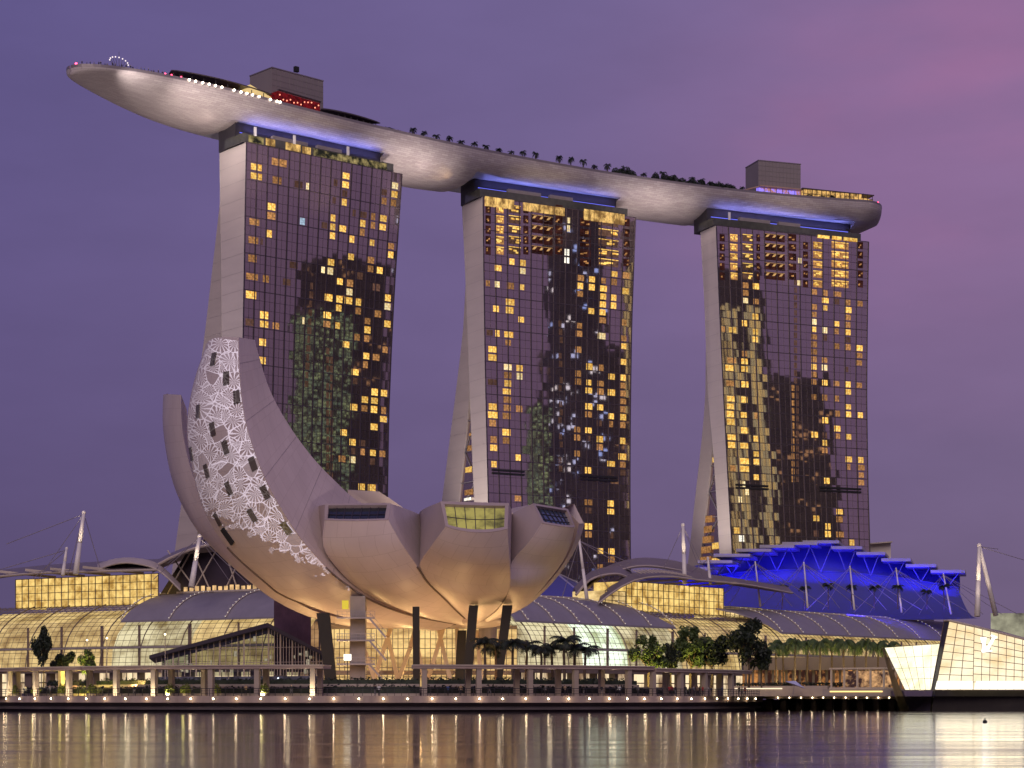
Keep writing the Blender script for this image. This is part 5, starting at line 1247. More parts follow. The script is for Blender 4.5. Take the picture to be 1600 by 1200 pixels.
for i, (tx, ty, bx, by) in enumerate(((1180, 878, 1188, 948), (1256, 879, 1262, 950), (1328, 885, 1335, 953), (1400, 888, 1409, 957), (1474, 897, 1486, 960))):
    mast(tx, ty, bx, by, 660 + i * 10, .36, [(bx - 50, by), (bx - 75, by), (bx + 50, by), (bx + 80, by), (bx + 105, by)], 'slim mast before the blue hall, %s of five from the left' % ordn(i))
mast(1530, 852, 1527, 963, 640, .95, [(1600, 875), (1560, 858)], 'A-shaped white mast at the right end of the blue hall', legs=[(1556, 962)])
spot('mast_light', P(1535, 985, 610), P(1532, 890, 642), 30000, (1, .82, .62), 25, .6, .3)

# ------------------------------------------------------------ tent-shaped glass canopy of the event plaza
GT = thing('glass_canopy_hall', 'low tent-shaped glass hall with a dark ridged roof edge in front of the left wing', 'glass hall', P(380, 1085, 420))
tl, ap, tr_ = P(233, 1024, 425), P(418, 973, 402), P(512, 1022, 395); m = MB()
bk_ = Vector((-2, 18, -.7))
m.hexa([tl - Z3 * .7, ap - Z3 * .9, ap + bk_ - Z3 * .9, tl + bk_ - Z3 * .7, tl, ap, ap + bk_, tl + bk_]); m.hexa([ap - Z3 * .9, tr_ - Z3 * .7, tr_ + bk_ - Z3 * .7, ap + bk_ - Z3 * .9, ap, tr_, tr_ + bk_, ap + bk_]); m.build('folded_roof', pbr('tent_roof', (.09, .075, .08), .5, .3, .1, .3), GT)
m_tg = vglass('canopy_glass', (.42, .46, .42)); 
def tfront(u):   # u 0..1 left tip to apex, 1..2 apex to right tip
    q = tl.lerp(ap, u) if u <= 1 else ap.lerp(tr_, u - 1); return q
m = MB(); m.grid([[Vector((tfront(u / 10).x + (3 if u == 0 else 0), tfront(u / 10).y + 2.0, z0)) if z0 is not None else tfront(u / 10) + Vector((3 if u == 0 else 0, 2.0, -.8)) for u in range(21)] for z0 in (6.8, None)])
m.build('glass_wall', m_tg, GT)
m = MB()
for u in range(0, 41):
    q = tfront(u / 20); m.bar((q.x + (3 if u == 0 else 0), q.y + 1.8, 6.8), q + Vector((3 if u == 0 else 0, 1.8, -.8)), .12 if u % 4 else .32, .14)
for z in (9.5, 12.5): 
    ua = (z - tl.z + .8) / (ap.z - tl.z); ub = 2 - (z - tr_.z + .8) / (ap.z - tr_.z); a, c = tfront(max(.02, ua)), tfront(min(1.98, ub)); a = Vector((a.x, a.y + 1.8, z)); c = Vector((c.x, c.y + 1.8, z)); mid = Vector((ap.x, ap.y + 1.8, z)); m.bar(a, mid, .1, .12); m.bar(mid, c, .1, .12)
m.build('glazing_bar', m_rib, GT)
m = MB(); rg = random.Random(4)
for k in range(26):
    u = rg.uniform(.25, 1.8); q = tfront(u); zt_ = q.z - 1; z = rg.uniform(7.2, max(7.5, zt_ - 1)); m.box((q.x, q.y + 1.9, z), (rg.uniform(.2, .7), .2, rg.uniform(.3, 1.2)))
m.build('interior_light', emis('canopy_inner_light', (.8, .7, .5), .5, .5, 1), GT)
m = MB(); a, c = P(240, 1085, 420), P(508, 1085, 398); a.z = c.z = 4.6; m.bar(a + Vector((0, 2.6, 0)), c + Vector((0, 2.6, 0)), .3, 4.2); m.build('base_wall', emis('canopy_base_glow', (.12, .10, .14), .7, .9, .3, col2=(.02, .015, .02)), GT)
m = MB()
for k in range(10): q = a.lerp(c, (k + .3) / 10); m.ball((q.x, q.y + 2.2, random.uniform(4, 6.3)), random.choice((.18, .3, .45)), 8, 6)
m.build('interior_lamp', emis('cool_lamp', (.75, .85, 1), 3), GT)
m = MB(); m.hexa([P(428, 1050, 415), P(486, 1050, 405), P(486, 1050, 412), P(428, 1050, 422), P(428, 938, 415), P(486, 960, 405), P(486, 960, 412), P(428, 938, 422)]); m.build('service_block', pbr('service_plum', (.12, .06, .08), .7, 0, .4, .3), GT)

# ------------------------------------------------------------ crystal pavilion on the water, right
CP = thing('crystal_pavilion', 'brightly lit faceted glass pavilion standing on a black base in the water at the right', 'pavilion', P(1520, 1112, 338))
m_cw = emis('crystal_glow', (1.0, .88, .62), 1.25, .5, .16, (1, 1, 1.6), col2=(.85, .62, .34), lo=.35, hi=.62)
m_cw2 = emis('crystal_white_glow', (1.0, .93, .72), 1.5, .5, .22, col2=(.75, .72, .42), lo=.36, hi=.6)
m_cbot = emis('crystal_floor_glow', (1.0, .95, .80), 1.7, .2, .2)
m_cbar = pbr('crystal_bar', (.20, .13, .08), .5)
def facet(c4, mat, nx, ny, nm='glass_facet', bars=True, w=.10):   # corners: bottom left, bottom right, top right, top left
    a, b_, c, d = [P(*q) for q in c4]; m = MB(); m.grid([[a.lerp(b_, i / 6).lerp(d.lerp(c, i / 6), j / 6) for i in range(7)] for j in range(7)]); m.build(nm, mat, CP)
    if bars:
        m = MB(); off = Vector((0, -.1, 0))
        for i in range(nx + 1): m.bar(a.lerp(b_, i / nx) + off, d.lerp(c, i / nx) + off, w, w)
        for j in range(ny + 1): m.bar(a.lerp(d, j / ny) + off, b_.lerp(c, j / ny) + off, w, w)
        m.build('glazing_bar', m_cbar, CP)
facet([(1414, 1078, 345), (1462, 1078, 338), (1470, 1006, 342), (1382, 1012, 350)], m_cw2, 6, 4, w=.05)
facet([(1461, 1078, 337), (1520, 1078, 334), (1522, 979, 338), (1483, 970, 341)], m_cw, 3, 9)
facet([(1455, 1078, 339), (1461, 1078, 337), (1483, 970, 341), (1475, 971, 343)], M['darkmetal'], 1, 2)
facet([(1520, 1078, 334), (1720, 1078, 345), (1720, 1030, 349), (1522, 979, 338)], m_cw, 16, 8)
m = MB(); a, b_, c, d = P(1483, 969.5, 340.7), P(1522, 978.5, 337.7), P(1720, 1029.5, 348.7), P(1720, 1029, 368); e = P(1560, 985, 372); f_ = P(1475, 970, 343)
m.add([a, b_, c, d, e, f_], [(0, 1, 4, 5), (1, 2, 3, 4)]); m.build('roof_facet', m_roofd, CP)
m = MB(); m.path([f_, a, b_, c], .22, 5); m.build('roof_edge', m_rib, CP)
m = MB()
for (xa, xb, D0, D1) in ((1461, 1520, 336.6, 333.6), (1522, 1720, 333.8, 344.6)):
    a, b_ = P(xa, 1077, D0), P(xb, 1077, D1); c, d = P(xb, 1064, D1), P(xa + 3, 1064, D0); m.quad(a, b_, c, d)
m.build('bright_floor_band', m_cbot, CP)
def prism_(c4, dep, nm, mat):
    q = [P(*z) for z in c4]; m = MB(); e = Vector((0, dep, 0)); m.hexa([q[0], q[1], q[1] + e, q[0] + e, q[3], q[2], q[2] + e, q[3] + e]); m.build(nm, mat, CP)
prism_([(1424, 1116, 342), (1455, 1116, 336), (1462, 1079, 336), (1412, 1079, 344)], 12, 'slate_base', pbr('base_slate', (.16, .13, .22), .4, 0, .08, .3))
prism_([(1455, 1116, 335), (1730, 1116, 345), (1730, 1078.6, 345), (1461, 1078.6, 335)], 20, 'black_base', pbr('base_black', (.022, .018, .014), .6, 0, .5, .3, .2, 3))
prism_([(1408, 1116, 346), (1423, 1116, 343), (1388, 1030, 349), (1380, 1012, 351)], 1.2, 'tilted_shard', pbr('shard', (.24, .19, .08), .5, .2, .35, .5))
# bright emblem of crossing strokes inside the glass
m = MB(); q = lambda x, y: P(x, y, 333.2)
for (xa, ya, xb, yb, w) in ((1534, 996, 1541, 1018, 1.1), (1541, 1018, 1553, 996, 1.1), (1535, 1018, 1549, 1017, .8), (1539, 996, 1536, 1017, .9), (1549, 993, 1557, 996, .6)): m.bar(q(xa, ya), q(xb, yb), .2, w, (0, -1, 0))
m.build('lit_emblem', emis('emblem_white', (1, 1, .97), 3.5), CP)
area('pavilion_glow', P(1530, 1050, 325), P(1530, 1100, 320), 500, (1, .85, .6), 14, 3)
# far roofs right of the A-mast
t = thing('distant_hall', 'pale arched roof beyond the right end of the blue hall', 'hall', P(1580, 1085, 760)); m = MB()
for k in range(3):
    yy = 940 + k * 16; m.grid([[P(1545 + i * 10, yy + (abs(i - 4.5) ** 2) * .7 + (14 if k == 0 and i == 0 else 0), D) for i in range(10)] for D in (740 - k * 8, 800)])
m.build('arched_roof', m_rib, t)
m = MB(); m.grid([[P(1548 + i * 10, y, 748) for i in range(9)] for y in (958, 1000)]); m.build('lit_front', emis('distant_cream', (.75, .72, .5), .55, .8, .09, col2=(.12, .10, .09)), t)
t = thing('rooftop_house', 'small pale box roof showing just right of the right tower foot', 'building', P(1378, 1085, 850)); m = MB(); m.hexa([P(1358, 900, 850), P(1392, 900, 850), P(1392, 900, 880), P(1358, 900, 880), P(1358, 850, 850), P(1392, 848, 850), P(1392, 848, 880), P(1358, 850, 880)]); m.build('wall_block', M['endwall'], t); m = MB(); m.bar(P(1357, 850, 848), P(1393, 847, 848), 4, .5); m.build('flat_roof', m_rib, t)
# ------------------------------------------------------------ office blocks across the bay, outside the frame: the tower glass mirrors them
def city_mat(name, col, strength, dens, base=(.012, .012, .02), cw=3.0, ch=3.6, col2=None):
    m, t, o = newmat(name); uv = t.nodes.new('ShaderNodeUVMap'); s = t.nodes.new('ShaderNodeSeparateXYZ'); t.links.new(uv.outputs[0], s.inputs[0])
    fx, fy = mth(t, 'DIVIDE', s.outputs[0], cw), mth(t, 'DIVIDE', s.outputs[1], ch); ix, iy = mth(t, 'FLOOR', fx), mth(t, 'FLOOR', fy)
    c = t.nodes.new('ShaderNodeCombineXYZ'); t.links.new(ix, c.inputs[0]); t.links.new(iy, c.inputs[1]); w = t.nodes.new('ShaderNodeTexWhiteNoise'); w.noise_dimensions = '2D'; t.links.new(c.outputs[0], w.inputs['Vector'])
    on = mth(t, 'GREATER_THAN', w.outputs['Value'], 1 - dens); a = mth(t, 'LESS_THAN', mth(t, 'FRACT', fx), .72); b_ = mth(t, 'LESS_THAN', mth(t, 'FRACT', fy), .55)
    k = mth(t, 'MULTIPLY', mth(t, 'MULTIPLY', on, a), b_); e = t.nodes.new('ShaderNodeEmission'); r = ramp(t, [(0, col), (1, col2 or col)], 'LINEAR'); sc_ = t.nodes.new('ShaderNodeSeparateXYZ'); t.links.new(w.outputs['Color'], sc_.inputs[0]); t.links.new(sc_.outputs[1], r.inputs[0]); t.links.new(r.outputs[0], e.inputs[0])
    t.links.new(mth(t, 'MULTIPLY', k, strength), e.inputs[1]); d = t.nodes.new('ShaderNodeBsdfDiffuse'); d.inputs[0].default_value = (*base, 1); ad = t.nodes.new('ShaderNodeAddShader'); t.links.new(e.outputs[0], ad.inputs[0]); t.links.new(d.outputs[0], ad.inputs[1]); t.links.new(ad.outputs[0], o.inputs[0]); return m
EYE = Vector((0, 0, CH))
def mirror(T, px, py, L):
    u, z, y = T.inv(px, py); p = T.W(u, z); v = (p - EYE).normalized(); nu = (T.W(u, z + 4) - T.W(u, z - 4)).cross(T.d).normalized()
    r = v - 2 * v.dot(nu) * nu; h = math.hypot(r.x, r.y); return p + r * (L / h)
def office(T, pa, pb, py, L, mat, lab, dep=30):
    A, B = mirror(T, pa, py, L), mirror(T, pb, py, L); top = max(A.z, B.z); A.z = B.z = 0; d = (B - A); W_ = d.length; d.normalize(); n = Vector((d.y, -d.x, 0)); 
    if n.dot(A - T.O) < 0: n = -n
    m = MB(); C_ = [A, B, B + n * dep, A + n * dep]; q = 0
    for i in range(4):
        a, b_ = C_[i], C_[(i + 1) % 4]; l = (b_ - a).length; k = len(m.v); m.add([a + Z3 * .5, b_ + Z3 * .5, b_ + Z3 * top, a + Z3 * top], [(0, 1, 2, 3)]); 
        for j, uvv in enumerate(((q, 0), (q + l, 0), (q + l, top), (q, top))): m.uv[k + j] = uvv
        q += l + 7
    o_ = (A + B) / 2; t = thing('office_tower', lab, 'office tower', (o_.x, o_.y, .5)); m.build('facade', mat, t)
    m = MB(); m.hexa([c + Z3 * top for c in C_] + [c + Z3 * (top + 3) for c in C_]); m.build('roof', M['crown'], t)
    print('office', lab[:30], [round(x) for x in A], [round(x) for x in B], round(top), 'px', round(proj(A + Z3)[0]), round(proj(B + Z3)[0]))
g1 = city_mat('city_green', (.42, .60, .28), 1.8, .50, col2=(.14, .26, .20), cw=1.5, ch=1.9); g2 = city_mat('city_sparse', (.75, .45, .2), .9, .05); g3 = city_mat('city_blue', (.25, .42, 1.0), 2.2, .10, base=(.008, .012, .05), col2=(.9, .95, 1)); g4 = city_mat('city_yellow', (1.0, .78, .26), 1.3, .45, col2=(.5, .5, .3), cw=1.3, ch=420)
office(T1, 497, 609, 420, 430, g2, 'dark office block mirrored in the lower right of the left hotel tower')
office(T1, 491, 556, 492, 395, g1, 'green lit office block mirrored low in the left hotel tower')
office(T2, 868, 945, 325, 205, g3, 'dark blue office block mirrored in the middle hotel tower', 12)
office(T3, 1124, 1190, 430, 215, g4, 'yellow lit office block mirrored down the left of the right hotel tower', 10)
office(T3, 1195, 1290, 600, 215, g2, 'broad dark office block mirrored low in the right hotel tower', 10)

# ------------------------------------------------------------ promenade
def fr_q(px, off):
    a = qpx(px, off); q = qarc(a, off); return q, a
def arc_slab(pa, pb, o0, o1, z0, z1, n=24):
    a0, a1 = qpx(pa, (o0 + o1) / 2), qpx(pb, (o0 + o1) / 2); m = MB(); rows = []
    for i in range(n + 1):
        a = lerp(a0, a1, i / n); p, q = qarc(a, o0), qarc(a, o1); rows.append([Vector((p.x, p.y, z0)), Vector((q.x, q.y, z0)), Vector((q.x, q.y, z1)), Vector((p.x, p.y, z1))])
    m.grid(rows, True); k = len(m.v); m.f += [(0, 1, 2, 3), (k - 1, k - 2, k - 3, k - 4)]; m.m += [m.cur] * 2
    return m
m_proof = pbr('pergola_roof', (.36, .27, .24), .6, 0, .1, .4); m_post = pbr('pergola_post', (.36, .29, .23), .6)
def pergola(pa, pb, lab, front, rear, z=6.6, lit_=()):
    t = thing('pergola', lab, 'pergola', (*fr_q((pa + pb) / 2, 5)[0].xy, 2.55), 'long flat pergolas on the promenade')
    arc_slab(pa, pb, 2.2, 8.4, z, z + .42).build('roof', m_proof, t)
    m = arc_slab(pa, pb, 2.0, 8.6, z + .42, z + .58); m.build('roof_edge', m_rib, t)
    for px, off in [(p, 2.8) for p in front] + [(p, 7.4) for p in rear]:
        q, a = fr_q(px, off); m = MB(); m.box((q.x, q.y, (z + 2.55) / 2), (.75, .75, z - 2.55), rz=a); m.build('post', m_post, t)
        if px in lit_: area('post_light', (q.x - .4, q.y - 1.5, 2.75), (q.x, q.y, 5.5), 150, (1, .86, .55), .5, .3)
    return t
pergola(-60, 150, 'flat pergola at the far left end of the promenade', [15, 56, 108], [28, 96, 140], lit_=(15, 56, 108, 28))
pergola(153, 511, 'long flat pergola in front of the tent-shaped glass hall', [182, 241, 330, 402, 489], [268, 319, 416, 500], lit_=(241, 268, 339, 416, 489, 182))
pergola(644, 1000, 'long flat pergola beneath the dark palms right of the museum columns', [663, 748, 828, 899, 982], [731, 807, 872, 940])
pergola(1003, 1146, 'short flat pergola where the people gather, right of the long one', [1020, 1063, 1101, 1142], [1040, 1085, 1125], 6.3)
# leaf masses
def leaf_mat(name, c1, c2):
    m, t, o = newmat(name); b = t.nodes.new('ShaderNodeBsdfPrincipled'); t.links.new(b.outputs[0], o.inputs[0]); tc = t.nodes.new('ShaderNodeTexCoord'); n = t.nodes.new('ShaderNodeTexNoise'); n.inputs['Scale'].default_value = .9; n.inputs['Detail'].default_value = 4
    t.links.new(tc.outputs['Object'], n.inputs['Vector']); r = ramp(t, [(.3, c1), (.7, c2)], 'LINEAR'); t.links.new(n.outputs['Fac'], r.inputs[0]); t.links.new(r.outputs[0], b.inputs['Base Color']); b.inputs['Roughness'].default_value = .6; return m
m_leafd = leaf_mat('leaf_dark', (.008, .014, .008), (.025, .038, .018)); m_leaf = leaf_mat('leaf_green', (.03, .06, .015), (.09, .13, .03)); m_bark = pbr('bark', (.09, .06, .04), .85, 0, .3, 2)
def leaf(m, c, r, s, rg):
    d = Vector((rg.gauss(0, 1), rg.gauss(0, 1), rg.gauss(0, .7))).normalized(); e = d.cross(Vector((rg.gauss(0, 1), rg.gauss(0, 1), rg.gauss(0, 1)))).normalized()
    m.quad(c - d * s, c + e * s * .5, c + d * s, c - e * s * .5)
def hedge(pa, pb, off, z0, z1, dep, lab, plan=True, pz=0):
    q, a = fr_q((pa + pb) / 2, off); t = thing('hedge', lab, 'hedge', (q.x, q.y, 2.55)); a0, a1 = qpx(pa, off), qpx(pb, off); rg = random.Random(int(pa + pb)); L_ = abs(a1 - a0) * 72
    if plan: arc_slab(pa, pb, off - .3, off + dep + .3, pz or 2.55, z0).build('planter', M['warmstone'], t)
    m = arc_slab(pa, pb, off + .15, off + dep - .15, z0 + .002, z1 - .25)
    for k in range(int(L_ * 26)):
        a = rg.uniform(a0, a1); q = qarc(a, off + rg.uniform(0, dep)); leaf(m, Vector((q.x, q.y, rg.uniform(z0, z1 + .15 * math.sin(a * 300)))), 0, rg.uniform(.16, .32), rg)
    m.build('foliage', m_leafd, t)
hedge(-40, 505, 10.5, 3.0, 4.0, 1.6, 'low dark hedge behind the left pergolas')
hedge(-40, 130, 14.5, 4.3, 5.2, 1.6, 'upper dark hedge at the far left under the small trees', pz=4.0)
hedge(156, 420, 14.5, 4.4, 5.3, 1.6, 'upper dark hedge in front of the tent-shaped glass hall', pz=4.0)
hedge(505, 655, 11, 3.0, 4.2, 1.8, 'dark hedge under the bowl of the museum')
hedge(425, 655, 15, 4.4, 5.3, 1.6, 'upper hedge before the gold lit museum lobby', pz=4.0)
hedge(668, 1000, 10.5, 3.0, 4.1, 1.6, 'low dark hedge behind the long right pergola')
hedge(668, 990, 15, 4.4, 5.3, 1.6, 'upper dark hedge below the dark palms', pz=4.0)
hedge(1003, 1150, 11, 2.9, 3.6, 1.2, 'low hedge behind the short pergola')
# terraces behind the pergolas so the ground steps up to the hall
m = arc_slab(-60, 1190, 13.5, 40, 2.3, 4.0, 60); tag(m.build('terrace', pbr('terrace_stone', (.24, .19, .16), .8, 0, .2, .3)), kind='structure')
# railing along the quay
t = thing('railing', 'thin dark railing with posts along the curved quay edge', 'railing', (*qarc(0, .4).xy, 2.55)); m = MB()
for k in range(0, 150):
    a = lerp(A0 * .95, A1, k / 150); q = qarc(a, .45); m.box((q.x, q.y, 3.1), (.07, .07, 1.1), rz=a)
for z in (3.65, 3.3, 2.95):
    m.path([Vector((*qarc(lerp(A0 * .95, A1, k / 80), .45).xy, z)) for k in range(81)], .035 if z < 3.6 else .05, 4)
m.build('posts_and_rails', M['darkmetal'], t)  # railing posts and rails joined in one mesh
# broad trees
def tree_proto(name, lab, mleaf, seed, H=12, Rw=4.5, dens=1.0):
    rg = random.Random(seed); t = local(thing(name, lab, 'tree', (0, 0, 0))); m = MB(); fork = Vector((0, 0, H * .32)); m.path([Vector((0, 0, 0)), Vector((.15, .1, H * .18)), fork], .32, 8, .24); cl = []
    for k in range(15):
        a = rg.uniform(0, 6.28); r = Rw * math.sqrt(rg.random()) * .85; z = H * (.42 + .5 * rg.random() * (1 - .45 * (r / Rw))); c = Vector((r * math.cos(a), r * math.sin(a), z)); m.path([fork, fork.lerp(c, .55) + Vector((0, 0, .4)), c], .14, 5, .04); cl.append((c, rg.uniform(.22, .38) * Rw))
    m.build('trunk', m_bark, t); m = MB()
    for c, r in cl:
        for k in range(int(230 * dens)):
            d = Vector((rg.gauss(0, 1), rg.gauss(0, 1), rg.gauss(0, .75))); d.normalize(); leaf(m, c + d * r * rg.random() ** .4, 0, rg.uniform(.26, .52), rg)
    m.build('crown', mleaf, t); return t
td = tree_proto('broad_tree', 'x', m_leafd, 3, 12, 4.6); tg = tree_proto('broad_tree', 'x', m_leaf, 5, 11, 4.2, .8); td2 = tree_proto('broad_tree', 'x', m_leafd, 9, 12, 4.3, 1.1)
used = set()
def put(proto, px, D, topy, wpx, lab, H, Rw, light=None, zb=4.0):
    p = P(px, 1085, D); p.z = zb; h = CH + (HY - topy) / F * D - zb; sz = h / (H * .95); sx = wpx / F * D / (2 * Rw); 
    if proto.name not in used: used.add(proto.name); proto.location = p; proto.scale = (sx, sx, sz); proto['label'] = lab; o = proto
    else: o = dup(proto, p, random.uniform(0, 6), lab, scale=(sx, sx, sz))
    if light: area('tree_uplight', p + Vector((-1, -4.0, .5)), p + Vector((0, 0, h * .6)), light, (1, .80, .18), 1.2, .8)
put(td, 68, 322, 976, 34, 'narrow dark tree at the far left, its lower leaves lit yellow', 12, 4.6, 260)
put(td2, 100, 326, 1010, 42, 'low dark bushy tree between the narrow one and the yellow lit one', 12, 4.3)
put(tg, 136, 322, 1014, 30, 'small tree lit bright yellow from below at the left', 11, 4.2, 1100)
put(tg, 1014, 340, 992, 56, 'small tree lit orange from below, leftmost of the right hand group', 11, 4.2, 1000)
put(td, 1048, 344, 1004, 42, 'low dark tree beside the orange lit one', 12, 4.6)
put(tg, 1080, 346, 978, 66, 'rounded tree with dimly lit lower leaves in the right hand group', 11, 4.2, 700)
put(td2, 1112, 347, 982, 72, 'wide dark tree in the middle of the right hand group', 12, 4.3)
put(td, 1170, 342, 964, 62, 'tallest dark tree, right of the group', 12, 4.6)
put(td2, 1190, 346, 1000, 40, 'low dark tree tucked against the right of the tallest tree', 12, 4.3)
# palms
def palm_proto(name, mleaf, seed, H=9.0, Rf=3.5, nf=20, trunk_m=None, nl=11):
    rg = random.Random(seed); t = local(thing(name, 'x', 'palm tree', (0, 0, 0))); m = MB(); m.path([Vector((0, 0, 0)), Vector((.12, 0, H * .4)), Vector((.05, .1, H * .75)), Vector((0, 0, H))], .24, 8, .15); m.build('trunk', trunk_m or m_bark, t); m = MB()
    for k in range(nf):
        a = 6.283 * k / nf + rg.uniform(-.2, .2); el = rg.uniform(.15, 1.45); r = Rf * rg.uniform(.85, 1.1); pr = Vector((0, 0, H)); L_ = []
        for j in range(nl + 1):
            u = j / nl; e = el - 2.45 * u; L_.append(pr.copy()); pr = pr + Vector((math.cos(a) * math.cos(e), math.sin(a) * math.cos(e), math.sin(e))) * (r / nl)
        sd_ = Vector((-math.sin(a), math.cos(a), 0))
        for j in range(nl):
            p, q = L_[j], L_[j + 1]; w = .8 * math.sin(math.pi * (.15 + .8 * j / nl)) * Rf / 3.3; dr = Vector((0, 0, -.85 * w))
            for s in (1, -1):
                tip = (p + q) / 2 + (q - p) * .9 + sd_ * s * w + dr; m.add([p, q, tip], [(0, 1, 2)])
                tip = p + (q - p) * .5 + sd_ * s * w * .8 + dr * 1.3; m.add([p, p.lerp(q, .6), tip], [(0, 1, 2)])
    m.build('crown', mleaf, t); return t
pd1 = palm_proto('palm_tree', m_leafd, 1); pd2 = palm_proto('palm_tree', m_leafd, 2, 9, 3.2, 18)
for i, (px, cyy, D) in enumerate(((757, 1002, 322), (774, 1010, 330), (802, 1004, 323), (823, 1007, 330), (845, 1013, 324), (862, 1012, 331), (882, 1000, 323), (899, 1011, 330), (914, 1013, 324))):
    p = P(px, 1085, D); p.z = 4.0; h = CH + (HY - cyy) / F * D - 4.0 - .3; pr = pd1 if i % 2 else pd2; lab = 'dark palm beside the museum columns, %s from the left of its row' % ordn(i); sc_ = (1.12, 1.12, h / 9.0)
    if i < 2: pr.location = p; pr.scale = sc_; pr['label'] = lab; pr['group'] = 'dark palms right of the museum'
    else: dup(pr, p, i * 1.3, lab, 'dark palms right of the museum', sc_)
pl1 = palm_proto('palm_tree', m_leaf, 7, 9, 3.3, 18, m_bark); 
for i, (px, cyy) in enumerate(((1212, 1012), (1224, 1008), (1243, 1005), (1262, 1007), (1281, 1006), (1299, 1008), (1318, 1006), (1336, 1008), (1354, 1006), (1372, 1009), (1388, 1010))):
    D = 384 + (i % 2) * 7; p = P(px, 1085, D); p.z = 2.55; h = CH + (HY - cyy) / F * D - 2.55; lab = 'palm with a lit trunk before the right wing, %s from the left of its row' % ordn(i); sc_ = (1.0, 1.0, h / 9.0)
    if i == 0: pl1.location = p; pl1.scale = sc_; pl1['label'] = lab; pl1['group'] = 'lit palms before the right wing'
    else: dup(pl1, p, i * 1.1, lab, 'lit palms before the right wing', sc_)
    if i % 2 == 0: area('palm_uplight', p + Vector((1.0, -2.6, .4)), p + Vector((0, 0, 8)), 600, (1, .78, .30), 1.2, 1.2)
for i, (px, py) in enumerate(((1222, 928), (1257, 930), (1294, 926), (1330, 928), (1366, 929), (1403, 928), (1448, 935), (1475, 927))):
    p = P(px, 952, 690); sc_ = (.95, .95, (HY - py - 138) / F * 690 / 9.0 + .25); dup(pd2, p, i * 1.9, 'small palm before the blue hall, %s from the left' % ordn(i), 'small palms on the terrace before the blue hall', sc_)
    if i in (1, 2, 5): point('terrace_palm_light', p + Vector((0, -2.5, 3)), 60, (1, .85, .3), .2)
# palms and bushes on the roof deck
pk1 = palm_proto('deck_palm', m_leafd, 21, 3.2, 1.9, 16, None, 5); pk1['category'] = 'palm tree'
for i, (x, y) in enumerate(((145, 150), (200, 165), (262, 180), (328, 190), (385, 210), (452, 218), (510, 232), (574, 250), (636, 262), (695, 262), (758, 270), (875, 290), (935, 297), (997, 307), (1053, 333), (1117, 330), (1298, 372), (1395, 368), (1450, 385), (1540, 395), (1590, 402), (1660, 425), (1725, 430), (1790, 440))):
    px, py = 600 + x * .3125, 160 + y * .3125 - 3.5; q, d, n = dk(px, 3.5); h = CH + (HY - py) / F * q.y - ZR; sc_ = (1.0, 1.0, max(.55, h / 3.2)); lab = 'small palm on the roof deck, %s from the left of its row' % ordn(i)
    if i == 0: pk1.location = q; pk1.scale = sc_; pk1['label'] = lab; pk1['group'] = 'palms on the roof deck'
    else: dup(pk1, q, i * 1.7, lab, 'palms on the roof deck', sc_)
bush = local(thing('deck_bush', 'x', 'bush', (0, 0, 0), 'bushes on the roof deck')); m = MB(); rg = random.Random(8); m.tube((0, 0, 0), (0, 0, 1.0), .12, .08, 6); m.build('stem', m_bark, bush); m = MB()
for k in range(420):
    d = Vector((rg.gauss(0, 1), rg.gauss(0, 1), abs(rg.gauss(0, .8)))).normalized(); leaf(m, Vector((0, 0, .5)) + Vector((d.x * 2.2, d.y * 1.6, d.z * 1.9)) * rg.random() ** .4, 0, rg.uniform(.2, .4), rg)
m.build('foliage', m_leafd, bush)
for i, (px, h, w) in enumerate(((605, .8, 1.4), (620, .7, 1.4), (634, .5, 1.2), (655, .4, .8), (668, .5, .9), (683, .6, .8), (703, .7, .9), (723, .8, .9), (962, 1.5, 1.2), (975, 2.0, 1.5), (986, 1.5, 1.2), (1024, 1.7, 1.1), (1040, 1.6, 1.3), (1052, 1.6, 1.4), (1066, 1.4, 1.3), (1080, 1.5, 1.2), (1093, 1.4, 1.4), (1110, 1.4, 1.3), (1122, 1.5, 1.3), (1135, 1.4, 1.2), (1145, 1.2, 1.0), (1264, .9, .8), (1284, .9, .8), (1300, 1.0, .8))):
    q, d, n = dk(px, 2.6 if px < 1200 else 2.0); lab = 'dark bush on the roof deck rim, %s from the left' % ordn(i); sc_ = (w, w, h)
    if i == 0: bush.location = q; bush.scale = sc_; bush['label'] = lab
    else: dup(bush, q, i, lab, scale=sc_)
# lit shrubs at the foot of the pergola posts
sh = local(thing('lit_shrub', 'x', 'shrub', (0, 0, 0), 'shrubs lit yellow at the pergola posts')); m = MB(); m.tube((0, 0, 0), (0, 0, .4), .45, .55, 10); m.build('pot', M['warmstone'], sh); m = MB()
for k in range(260):
    d = Vector((rg.gauss(0, 1), rg.gauss(0, 1), abs(rg.gauss(0, 1)))).normalized(); leaf(m, Vector((0, 0, .5)) + Vector((d.x * .9, d.y * .9, d.z * 1.5)) * rg.random() ** .4, 0, rg.uniform(.12, .26), rg)
m.build('foliage', leaf_mat('leaf_lime', (.10, .14, .02), (.22, .24, .04)), sh)
for i, px in enumerate((22, 56, 98, 143, 265, 290, 337, 412)):
    q, a = fr_q(px, 6.4); q.z = 2.55; lab = 'shrub lit yellow at the left pergolas, %s from the left' % ordn(i)
    if i == 0: sh.location = q; sh['label'] = lab
    else: dup(sh, q, i, lab)
    point('shrub_light', (q.x - .2, q.y - 1.2, 3.3), 22, (1, .86, .25), .2)
